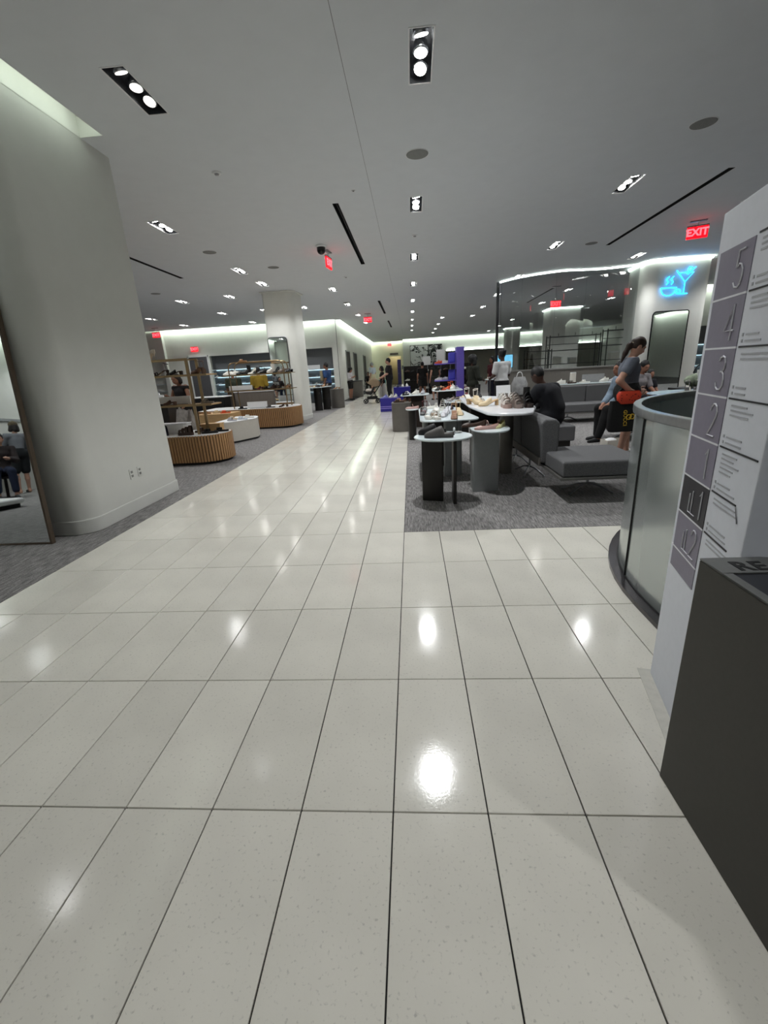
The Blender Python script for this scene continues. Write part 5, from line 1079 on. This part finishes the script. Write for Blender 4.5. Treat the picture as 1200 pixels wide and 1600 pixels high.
def person(name, label, x, y, z, deg, h=1.68, J=None, top=None, bottom=None, skin='light', hair=(.12, .09, .07), hairlen='short', res=.015, face=True, shoes=(.1, .1, .1), hands=False, fem=True, extra=None, look=0., cap=None, bulk=1.0):
    """J overrides joints (metres for a 1.7 m figure; x right, y forward, z up); top/bottom = dicts"""
    s = h / 1.7; f = (.93 if fem else 1.08) * bulk
    j = dict(pel=V3(0, 0, .95), wai=V3(0, 0, 1.08), che=V3(0, .01, 1.27), nec=V3(0, -.015, 1.43), hea=V3(0, .025, 1.585),
             shl=V3(-.175 * f, -.005, 1.385), shr=V3(.175 * f, -.005, 1.385), ell=V3(-.225, -.03, 1.11), elr=V3(.225, -.03, 1.11), wrl=V3(-.235, .05, .87), wrr=V3(.235, .05, .87),
             hpl=V3(-.09, 0, .90), hpr=V3(.09, 0, .90), knl=V3(-.10, .02, .49), knr=V3(.10, .02, .49), anl=V3(-.10, -.02, .085), anr=V3(.10, -.02, .085))
    for k, v in (J or {}).items(): j[k] = V3(*v)
    for q in 'lr':
        if 'to' + q not in j: j['to' + q] = j['an' + q] + V3(-.015 if q == 'l' else .015, .15, -.055)
        if 'ha' + q not in j:
            d = j['wr' + q] - j['el' + q]; d = d / np.linalg.norm(d); j['ha' + q] = j['wr' + q] + d * .085
    j = {k: v * s for k, v in j.items()}
    P = []; c = lambda a, b, ra, rb: ('c', tuple(a), tuple(b), ra * s, rb * s)
    def tors(o=0.):
        w = .115 * f + o
        sd = j['shr'] - j['shl']; e = sd / np.linalg.norm(sd) * .06 * s
        return [c(j['pel'] - V3(.055 * s, 0, 0), j['pel'] + V3(.055 * s, 0, 0), w * .98 + (.012 if fem else 0), w * .98 + (.012 if fem else 0)), c(j['pel'], j['wai'], w, .098 * f + o + .012), c(j['wai'] - e * .5, j['che'] - e * .7, .095 * f + o, .108 * f + o), c(j['wai'] + e * .5, j['che'] + e * .7, .095 * f + o, .108 * f + o), c(j['shl'] - V3(0, 0, .02), j['shr'] - V3(0, 0, .02), .062 + o, .062 + o), c(j['che'], j['nec'] - V3(0, 0, .06) * s, .10 * f + o, .06 + o)]
    def arm(q, o=0., upto=1.0):
        A = [c(j['sh' + q], j['el' + q] if upto >= .5 else j['sh' + q] + (j['el' + q] - j['sh' + q]) * upto * 2, .052 * f + o, (.041 * f if upto >= .5 else .048 * f) + o)]
        if upto > .5: A.append(c(j['el' + q], j['el' + q] + (j['wr' + q] - j['el' + q]) * (upto - .5) * 2, .042 * f + o, .03 * f + o))
        return A
    def leg(q, o=0., upto=1.0):
        A = [c(j['hp' + q], j['hp' + q] + (j['kn' + q] - j['hp' + q]) * min(1, upto * 2), .088 * f + o, (.088 - (.088 - .056) * min(1, upto * 2)) * f + o)]
        if upto > .5:
            m = j['kn' + q] + (j['an' + q] - j['kn' + q]) * .35; cal = m - V3(0, .012 * s, 0)
            e = j['kn' + q] + (j['an' + q] - j['kn' + q]) * (upto - .5) * 2
            A += [c(j['kn' + q], cal, .054 * f + o, .054 * f + o)]
            if upto > .68: A.append(c(cal, e, .054 * f + o, (.036 if upto > .95 else .046) * f + o))
        return A
    def foot(q, o=0.): return [c(j['an' + q] - V3(0, .02, .02) * s, j['an' + q] + V3(0, -.03, -.045) * s, .036 + o, .034 + o), c(j['an' + q] + V3(0, -.01, -.035) * s, j['to' + q], .036 + o, .026 + o)]
    hd = j['hea']; th = look
    hv = lambda a, b, cc: tuple(hd + V3(a, b * math.cos(th) - cc * math.sin(th), b * math.sin(th) + cc * math.cos(th)) * s)
    head = [('e', tuple(hd), (.073 * s, .092 * s, .112 * s), th), ('e', hv(0, .03, -.055), (.055 * s, .062 * s, .06 * s), th)]
    if face: head += [c(hv(0, .088, .012), hv(0, .108, -.022), .010, .014), ('e', hv(-.074, -.005, -.01), (.012 * s, .022 * s, .032 * s), th), ('e', hv(.074, -.005, -.01), (.012 * s, .022 * s, .032 * s), th), c(hv(-.03, .083, .028), hv(.03, .083, .028), .012, .012), c(hv(-.015, .088, -.052), hv(.015, .088, -.052), .010, .010)]
    P = tors() + arm('l') + arm('r') + leg('l') + leg('r') + foot('l') + foot('r') + [c(j['nec'] - V3(0, 0, .04) * s, hd - V3(0, .02, .05) * s, .052 * f, .05 * f)]
    for q in 'lr':
        d = j['ha' + q] - j['wr' + q]; d = d / (np.linalg.norm(d) + 1e-9); sx = -1 if q == 'l' else 1
        side = np.cross(d, V3(sx, 0, 0)); side = side / (np.linalg.norm(side) + 1e-9)      # across the palm
        w_ = j['wr' + q]; palm = w_ + d * .085 * s
        P.append(c(w_, palm, .026, .026))
        if hands:
            P += [c(w_ + side * .018 * s, palm + side * .026 * s, .020, .018), c(w_ - side * .018 * s, palm - side * .026 * s, .020, .018)]
            nrm = np.cross(d, side)
            for k, (o_, L) in enumerate(((-.034, .060), (-.012, .078), (.011, .082), (.033, .072))):
                b0 = palm + side * o_ * s; b1 = b0 + (d * .6 + nrm * -sx * .25) * L * .6 * s; b2 = b1 + (d * .35 + nrm * -sx * .6) * L * .55 * s
                P += [c(b0, b1, .0105, .0095), c(b1, b2, .0095, .0075)]
            t0 = w_ + d * .025 * s + side * .03 * s; P += [c(t0, t0 + (d * .6 + side * .8) * .045 * s, .013, .010), c(t0 + (d * .6 + side * .8) * .045 * s, t0 + (d * 1.3 + side * .9) * .05 * s, .010, .008)]
        else: P += [c(palm, palm + d * .06 * s, .024, .016), c(w_ + d * .03 * s, w_ + d * .07 * s + side * .04 * s, .014, .009)]
    P += head
    root = thing(name, label, 'person', (x, y, z), math.radians(deg))
    link('body', nets(P, res, .022 * s, name='body'), mat('skin_' + skin, SKIN[skin], .55, var=.04, scale=25), root)
    if top:
        o = top.get('o', .012); T = tors(o)[(0 if top.get('long', True) else 1):]
        sl_ = top.get('sleeve', .3)
        if sl_ > 0: T += arm('l', o + .004, sl_) + arm('r', o + .004, sl_)
        zc = top.get('cut')                                                          # hem height and neckline
        nk = (j['nec'][2] - (.0 if top.get('neck') is None else top['neck']) * s)
        fn = None
        hem = None if zc is None else zc * s
        def fn(X, Y, Z, nk=nk, hem=hem):
            d = Z - nk + 0 * X
            return d if hem is None else np.maximum(d, hem - Z)
        link('top', nets(T, res, .02 * s, fn, 'top'), mat('cloth_%s_%d' % (name, int(x * 100 + y * 7)) + 't', top['c'], .9, var=top.get('var', .08), scale=top.get('sc', 60), bump=.2), root)
    if bottom:
        o = bottom.get('o', .012); km = mat('cloth_%s_%d' % (name, int(x * 100 + y * 7)) + 'b', bottom['c'], .9, var=bottom.get('var', .08), scale=bottom.get('sc', 60), bump=.2)
        if bottom['kind'] == 'pants':
            T = [c(j['pel'] - V3(.055 * s, 0, 0), j['pel'] + V3(.055 * s, 0, 0), .120 * f + o, .120 * f + o), c(j['pel'], j['wai'], .115 * f + o, .105 * f + o)] + leg('l', o, bottom.get('len', .96)) + leg('r', o, bottom.get('len', .96))
            wz = j['wai'][2] - .0; link('trousers', nets(T, res, .02 * s, (lambda X, Y, Z: Z - wz + 0 * X), 'trousers'), km, root)
        else:
            z0, z1 = bottom.get('z', (.5, 1.06)); R = []
            cx = (j['knl'] + j['knr']) / 2; pel = j['pel']
            for t in np.linspace(0, 1, 7):
                zz = (z1 + (z0 - z1) * t) * s; rx = (.135 + (bottom.get('w', .2) - .135) * min(1, t * 1.6)) * s * (1 if t > .12 else .96); u = min(1, t)
                R.append([(pel[0] + rx * (1 + .04 * math.sin(9 * a)) * math.cos(a), pel[1] * (1 - u) + cx[1] * u + rx * .82 * (1 + .04 * math.sin(9 * a)) * math.sin(a), zz) for a in np.linspace(0, 2 * PI, 36, False)])
            mk('skirt', MB().loft(R), km, root)
    if shoes:
        for q in 'lr': link('shoe', nets(foot(q, .008)[1:], min(res, .012), .02), cm(shoes, .6, 'shoe_leather'), root)
    if hairlen:
        A = [('e', hv(0, -.012, .022), (.083 * s, .100 * s, .112 * s), th)]
        if hairlen == 'long': A += [c(hv(0, -.07, .0), hv(0, -.10, -.17), .062, .05), c(hv(-.065, -.03, -.02), hv(-.07, -.05, -.17), .03, .035), c(hv(.065, -.03, -.02), hv(.07, -.05, -.17), .03, .035)]
        if hairlen == 'bob': A += [c(hv(-.06, -.03, .0), hv(-.07, -.02, -.08), .04, .045), c(hv(.06, -.03, .0), hv(.07, -.02, -.08), .04, .045), c(hv(0, -.07, .0), hv(0, -.08, -.07), .05, .055)]
        if hairlen == 'curly': A += [('e', hv(0, -.03, .03), (.125 * s, .13 * s, .13 * s), 0.), c(hv(-.09, -.03, -.02), hv(-.1, -.03, -.1), .05, .05), c(hv(.09, -.03, -.02), hv(.1, -.03, -.1), .05, .05)]
        if hairlen == 'bun': A += [('e', hv(0, -.09, .07), (.05 * s, .05 * s, .05 * s), 0.)]
        if hairlen == 'pony': hw = lambda b_, c_: tuple(hd + V3(0, b_, c_) * s); A += [c(hv(0, -.09, .03), hw(-.12, .02), .032, .036), c(hw(-.12, .02), hw(-.165, -.08), .036, .034), c(hw(-.165, -.08), hw(-.21, -.20), .034, .014)]
        A += [('e', hv(0, .088, -.045), (.085 * s, .083 * s, .112 * s), th, 'sub')]
        link('hair', nets(A, min(res, .012), .02, name='hair'), mat('hair_%02x%02x' % (int(hair[0] * 255), int(hair[2] * 255)), hair, .6, var=.3, scale=40, stretch=(6, 6, 1)), root)
    if face and res < .02:
        for sx in (-1, 1): link('eye', mesh_of(MB().ell(hv(.031 * sx, .082, .008), (.011 * s, .008 * s, .007 * s), 8, 6)), cm((.06, .05, .05), .3, 'eye'), root)
        link('mouth', mesh_of(MB().ell(hv(0, .098, -.052), (.02 * s, .007 * s, .006 * s), 8, 6)), cm((.55, .28, .27), .5, 'lip'), root)
    if cap: link('cap', nets([('e', hv(0, -.005, .05), (.09 * s, .108 * s, .09 * s), th), c(hv(-.04, .09, .055), hv(.04, .09, .055), .02, .02), c(hv(-.03, .14, .045), hv(.03, .14, .045), .014, .014), ('e', hv(0, .05, -.06), (.12 * s, .3 * s, .09 * s), th, 'sub')], res, .03), cm(cap, .9, 'cloth'), root)
    if extra: extra(root, j, s)
    return root
# ---- the standing woman with the tote
def woman_extra(root, j, s):
    m = MB().ell((0, -.085 * s + j['hea'][1], j['hea'][2] + .05 * s), (.045, .02, .025), 10, 6)
    mk('hair_clip', m, cm((.75, .70, .62), .4), root)
wm = person('person', 'woman in grey tee looking down into an orange pouch beside the sofa', 3.04, 6.57, .002, -91, 1.64,
       J=dict(hea=(0, .085, 1.565), nec=(0, .01, 1.425), che=(0, .0, 1.26), wai=(0, .0, 1.08), shr=(.18, -.045, 1.375), elr=(.27, -.235, 1.12), wrr=(.235, -.04, .955), har=(.22, .04, .925), shl=(-.165, .02, 1.37), ell=(-.22, .06, 1.10), wrl=(-.12, .20, .95), hal=(-.05, .25, .93), knr=(.09, .05, .49), anr=(.09, -.05, .085), knl=(-.09, .10, .49), anl=(-.08, .12, .085)),
       top=dict(c=(.39, .41, .45), sleeve=.24, o=.02, cut=.93), bottom=dict(kind='pants', c=(.05, .05, .052), len=.36, o=.03), skin='light', hair=(.19, .13, .10), hairlen='pony', res=.0085, hands=True, shoes=(.85, .85, .83), look=-.55, extra=woman_extra, bulk=1.16)
o = thing('tote_bag', 'black tote bag with gold lettering and ring emblem at the woman\'s hip', 'tote bag', (2.91, 6.30, .40), math.radians(3))
mk('body', MB().loft([[(x, y, z) for x, y in rpoly(rot_rect(0, 0, w_, d_, 0), .03, 4)] for w_, d_, z in ((.36, .09, .0), (.42, .10, .04), (.43, .09, .24), (.40, .07, .42))]), cm((.03, .03, .032), .75, 'canvas'), o)
mk('handle', MB().tube(spline([(-.12, 0, .41), (-.10, .03, .52), (.0, .05, .58), (.10, .03, .52), (.12, 0, .41)], 5), .012, 6), cm((.03, .03, .032), .75, 'canvas'), o)
GOLD = mat('gold_print', (.80, .66, .20), .45, .2)
link('lettering', text_mesh('GUCCI', .068, .001, bold=.001, spacing=1.05), GOLD, o, (-.005, -.0535, .19), rot=(PI / 2, -math.radians(-86), 0))
mk('ring_emblem', MB().tube([(.045 + .032 * math.cos(a), -.053, .20 + .032 * math.sin(a)) for a in np.linspace(.5, 2 * PI - .2, 16)], .0075, 6).tube([(.09 - .032 * math.cos(a), -.053, .205 + .032 * math.sin(a)) for a in np.linspace(.5, 2 * PI - .2, 16)], .0075, 6).tube([(.045, -.053, .195), (.075, -.053, .195)], .006, 6).tube([(.09, -.053, .21), (.06, -.053, .21)], .006, 6), GOLD, o)
o = thing('pouch', 'bright orange perforated pouch held at the woman\'s waist', 'pouch', (2.93, 6.255, .78), math.radians(3))
mk('body', MB().loft([[(x, y, z) for x, y in rpoly(rot_rect(0, 0, w_, d_, 0), .03, 4)] for w_, d_, z in ((.20, .05, .0), (.30, .085, .05), (.32, .085, .12), (.27, .06, .165))]), cm((.80, .25, .15), .6), o)
hl = MB(); rg = random.Random(5)
for k in range(14): hl.ell((rg.uniform(-.12, .12), -.0425, .03 + rg.uniform(0, .1)), (.008, .003, .008), 7, 4)
mk('perforations', hl, cm((.25, .06, .05), .7), o); mk('zip', MB().box(-.13, .13, -.006, .006, .164, .172), cm((.4, .12, .08), .5), o)
# ---- seated people around the sofa
SIT = dict(pel=(0, 0, .12), wai=(0, .0, .26), che=(0, .04, .46), nec=(0, .06, .62), hea=(0, .12, .76), hpl=(-.09, .03, .10), hpr=(.09, .03, .10), knl=(-.12, .44, .11), knr=(.12, .44, .11), anl=(-.12, .46, -.345), anr=(.12, .46, -.345), shl=(-.17, .05, .57), shr=(.17, .05, .57), ell=(-.22, .13, .32), elr=(.22, .13, .32), wrl=(-.12, .34, .24), wrr=(.12, .34, .24))
def sit(**k): d = dict(SIT); d.update(k); return d
person('person', 'hunched seated figure in dark navy clothes on a low ottoman', 2.20, 7.2, .432, 40, 1.75, J=sit(wai=(0, -.04, .25), che=(-.03, .04, .44), nec=(-.06, .12, .61), hea=(-.11, .20, .735), shl=(-.17, .10, .52), shr=(.17, .10, .52), ell=(-.22, .30, .28), elr=(.22, .30, .28), wrl=(-.1, .48, .10), wrr=(.1, .48, .10), anl=(-.12, .50, -.345), anr=(.12, .50, -.345)),
       top=dict(c=(.055, .06, .085), sleeve=.95, o=.045), bottom=dict(kind='pants', c=(.04, .04, .055), len=.97, o=.03), skin='dark', hair=(.03, .028, .03), hairlen='short', shoes=(.1, .09, .09), look=-.6, bulk=1.15)
o = thing('ottoman', 'square grey ottoman under the dark navy figure', 'ottoman', (2.18, 7.15, 0)); mk('cushion', MB().box(-.3, .3, -.3, .3, .2, .432), FABRIC, o, bevel=.03, bseg=3); mk('plinth', MB().box(-.25, .25, -.25, .25, .002, .2), DKLEG, o)
person('person', 'seated person with light blue sleeve and black trousers behind the standing woman', 3.75, 7.98, .432, 98, 1.75, J=sit(wai=(0, .04, .27), che=(0, .12, .46), hea=(0, .22, .74), nec=(0, .15, .62), shl=(-.18, .13, .56), shr=(.18, .13, .56), ell=(-.24, .24, .34), elr=(.22, .2, .32), wrl=(-.14, .42, .2), wrr=(.05, .42, .18), anl=(-.12, .56, -.345), anr=(.12, .44, -.345)),
       top=dict(c=(.46, .52, .58), sleeve=.9, o=.02, var=.2, sc=25), bottom=dict(kind='pants', c=(.035, .035, .04), len=.97, o=.02), skin='mid', hair=(.08, .06, .05), shoes=(.06, .06, .065), fem=False)
person('person', 'dark-haired woman sitting beyond the right round table', 4.62, 9.55, .45, 200, 1.62, J=sit(), top=dict(c=(.55, .53, .54), sleeve=.4), bottom=dict(kind='pants', c=(.1, .1, .12)), skin='mid', hair=(.05, .04, .04), hairlen='long', look=-.3)
o = thing('chair', 'dark chair under the dark-haired seated woman', 'chair', (4.62, 9.6, 0)); mk('seat', MB().box(-.24, .24, -.22, .22, .40, .447), DKLEG, o, bevel=.01)
for sx in (-.2, .2):
    for sy in (-.18, .18): mk('leg', MB().cyl((sx, sy, .002), (sx, sy, .40), .013), BLACKMET, o)
person('person', 'small child seated next to the dark-haired woman', 5.0, 9.95, .45, 190, 1.25, J=sit(anl=(-.12, .44, -.3), anr=(.12, .44, -.3)), top=dict(c=(.12, .12, .14), sleeve=.3), bottom=dict(kind='pants', c=(.6, .58, .6)), skin='mid', hair=(.06, .05, .05))
o = thing('stool', 'low dark stool under the seated child', 'stool', (5.0, 9.97, 0)); mk('seat', MB().slab(ellipse(0, 0, .19, .19, 18), .41, .447, .008), DKLEG, o); mk('leg', MB().cyl((0, 0, .02), (0, 0, .41), .03), BLACKMET, o); mk('foot', MB().slab(ellipse(0, 0, .17, .17, 18), .002, .02, .004), BLACKMET, o)
# ---- standing shoppers on the right
hold = dict(ell=(-.22, .02, 1.12), elr=(.22, .02, 1.12), wrl=(-.13, .24, 1.06), wrr=(.13, .24, 1.06))
person('person', 'woman in white tee and black trousers with back to the camera', 2.16, 11.0, .002, 30, 1.70, J=hold, top=dict(c=(.80, .80, .80), sleeve=.35, o=.022, cut=.99), bottom=dict(kind='pants', c=(.035, .035, .04), o=.02), skin='dark', hair=(.03, .028, .03), hairlen='bun')
person('person', 'woman with curly black hair in dark green top', 1.62, 12.1, .002, -60, 1.62, J=hold, top=dict(c=(.13, .14, .11), sleeve=.8, o=.02), bottom=dict(kind='skirt', c=(.20, .18, .16), z=(.35, 1.05), w=.22), skin='dark', hair=(.03, .028, .03), hairlen='curly')
person('person', 'distant shopper in maroon top near the menu screen', 2.85, 16.2, .002, 120, 1.62, top=dict(c=(.28, .07, .09), sleeve=.4, o=.02), bottom=dict(kind='pants', c=(.1, .1, .16)), skin='mid', hair=(.05, .04, .04), hairlen='bob', res=.02)
person('person', 'distant woman in short black dress seen from behind, left of pair', .52, 20.5, .002, 5, 1.63, top=dict(c=(.06, .05, .05), sleeve=.25, o=.018), bottom=dict(kind='skirt', c=(.06, .05, .05), z=(.62, 1.1), w=.21), skin='mid', hair=(.05, .04, .04), hairlen='bun', res=.02)
person('person', 'distant woman in black top and skirt seen from behind, right of pair', 1.06, 20.0, .002, 20, 1.64, J=dict(elr=(.26, .05, 1.12), wrr=(.28, .25, 1.0)), top=dict(c=(.05, .05, .05), sleeve=.0, o=.014), bottom=dict(kind='skirt', c=(.05, .05, .052), z=(.6, 1.08), w=.22), skin='light', hair=(.06, .05, .045), hairlen='long', res=.02)
# ---- aisle end
person('person', 'tall man in dark tee pushing the stroller', -.95, 20.0, .002, 85, 1.86, J=dict(elr=(.23, .05, 1.12), wrr=(.2, .27, 1.0), ell=(-.23, .05, 1.12), wrl=(-.2, .27, 1.0)), top=dict(c=(.10, .08, .085), sleeve=.35, o=.025, cut=.92), bottom=dict(kind='pants', c=(.05, .05, .06), o=.02), skin='light', hair=(.06, .05, .05), fem=False, res=.02)
person('person', 'woman in dark top and white skirt beside the stroller man', -1.3, 20.6, .002, 100, 1.55, top=dict(c=(.10, .09, .09), sleeve=.4, o=.018), bottom=dict(kind='skirt', c=(.72, .71, .70), z=(.25, 1.05), w=.26), skin='mid', hair=(.08, .06, .05), hairlen='bob', res=.02)
person('person', 'woman in white top and black shorts looking at her phone by the wall', -3.12, 23.2, .002, -110, 1.60, J=dict(ell=(-.2, .02, 1.12), elr=(.2, .02, 1.12), wrl=(-.05, .24, 1.2), wrr=(.05, .24, 1.2), hea=(0, .06, 1.565)), top=dict(c=(.74, .73, .74), sleeve=.7, o=.025, cut=.95), bottom=dict(kind='pants', c=(.05, .05, .05), len=.3, o=.03), skin='mid', hair=(.03, .03, .03), hairlen='curly', look=-.4, res=.02)
person('person', 'far grey-haired man in white tee and pale shorts', -2.45, 29.2, .002, 60, 1.86, top=dict(c=(.72, .76, .80), sleeve=.35, o=.025, cut=.92), bottom=dict(kind='pants', c=(.78, .74, .62), len=.45, o=.03), skin='light', hair=(.6, .6, .6), fem=False, res=.022)
person('person', 'far figure in black sitting on the long bench', -2.85, 30.45, .452, 185, 1.65, J=sit(), top=dict(c=(.08, .075, .075), sleeve=.8, o=.02), bottom=dict(kind='pants', c=(.06, .055, .055)), skin='tan', hair=(.1, .08, .07), res=.022)
# ---- left side shoppers
person('person', 'woman in black tank and patterned grey skirt browsing the brass rack', -4.72, 9.0, .002, 160, 1.58, J=dict(hea=(0, .07, 1.56), ell=(-.27, .05, 1.13), elr=(.24, .06, 1.14), wrl=(-.33, .26, 1.02), wrr=(.13, .26, 1.2)), top=dict(c=(.06, .045, .045), sleeve=0., o=.012, neck=.02), bottom=dict(kind='skirt', c=(.55, .53, .51), z=(.2, 1.06), w=.25, var=.25, sc=14), skin='tan', hair=(.10, .07, .055), hairlen='bob', look=-.35, res=.013)
person('person', 'man in olive shirt behind the arched rack with back turned', -6.1, 15.3, .002, 10, 1.66, top=dict(c=(.20, .22, .17), sleeve=.4, o=.025, cut=.92), bottom=dict(kind='pants', c=(.30, .26, .22), o=.02), skin='tan', hair=(.05, .045, .04), fem=False, res=.018)
person('person', 'person in mustard yellow shirt behind the arched rack', -5.3, 15.6, .002, 15, 1.72, top=dict(c=(.55, .45, .13), sleeve=.5, o=.035, cut=.9), bottom=dict(kind='pants', c=(.25, .24, .24), o=.02), skin='tan', hair=(.04, .035, .03), hairlen='short', fem=False, res=.018)
person('person', 'bearded man in blue shirt with backpack beyond the crowded shoe table', -3.55, 19.2, .002, 75, 1.80, J=dict(elr=(.23, .03, 1.12), wrr=(.2, .2, .98)), top=dict(c=(.16, .27, .44), sleeve=.35, o=.03, cut=.92), bottom=dict(kind='pants', c=(.22, .2, .2), o=.02), skin='tan', hair=(.04, .035, .035), fem=False, res=.016)
o = thing('backpack', 'pale backpack on the man in the blue shirt', 'backpack', (-3.73, 19.15, 1.08), math.radians(75)); mk('pack', MB().box(-.15, .15, -.09, .06, 0, .42), cm((.55, .50, .40), .8, 'cloth'), o, bevel=.04, bseg=3); mk('pocket', MB().box(-.11, .11, -.12, -.09, .04, .2), cm((.48, .43, .34), .8, 'cloth'), o, bevel=.012)
# ---- people seen only in the leaning mirror
person('person', 'person in dark overalls and brown cap reflected in the leaning mirror', -9.0, -2.0, .002, 115, 1.62, J=dict(elr=(.24, .1, 1.12), wrr=(.2, .33, 1.08), ell=(-.24, .1, 1.12), wrl=(-.2, .33, 1.08), anl=(-.14, .1, .085)), top=dict(c=(.42, .43, .45), sleeve=.9, o=.02), bottom=dict(kind='pants', c=(.06, .075, .085), len=.42, o=.04), skin='light', hair=(.10, .07, .06), hairlen='bob', cap=(.28, .24, .17), res=.014)
person('person', 'seated person in rolled blue jeans reflected in the leaning mirror', -8.48, -1.05, .452, -45, 1.70, J=sit(anl=(-.14, .44, -.365), anr=(.14, .44, -.365), wrl=(-.1, .36, .36), wrr=(.1, .36, .36)), top=dict(c=(.16, .13, .13), sleeve=.9, o=.02), bottom=dict(kind='pants', c=(.10, .13, .22), len=.9, o=.02), skin='light', hair=(.08, .06, .05), shoes=(.14, .16, .17), res=.014)
o = thing('stool', 'round dark stool under the reflected person in jeans', 'stool', (-8.48, -1.05, 0)); mk('seat', MB().slab(ellipse(0, 0, .22, .22, 18), .40, .45, .01), DKLEG, o); mk('leg', MB().cyl((0, 0, .02), (0, 0, .40), .03), BLACKMET, o); mk('foot', MB().slab(ellipse(0, 0, .18, .18, 18), .002, .02, .004), BLACKMET, o)
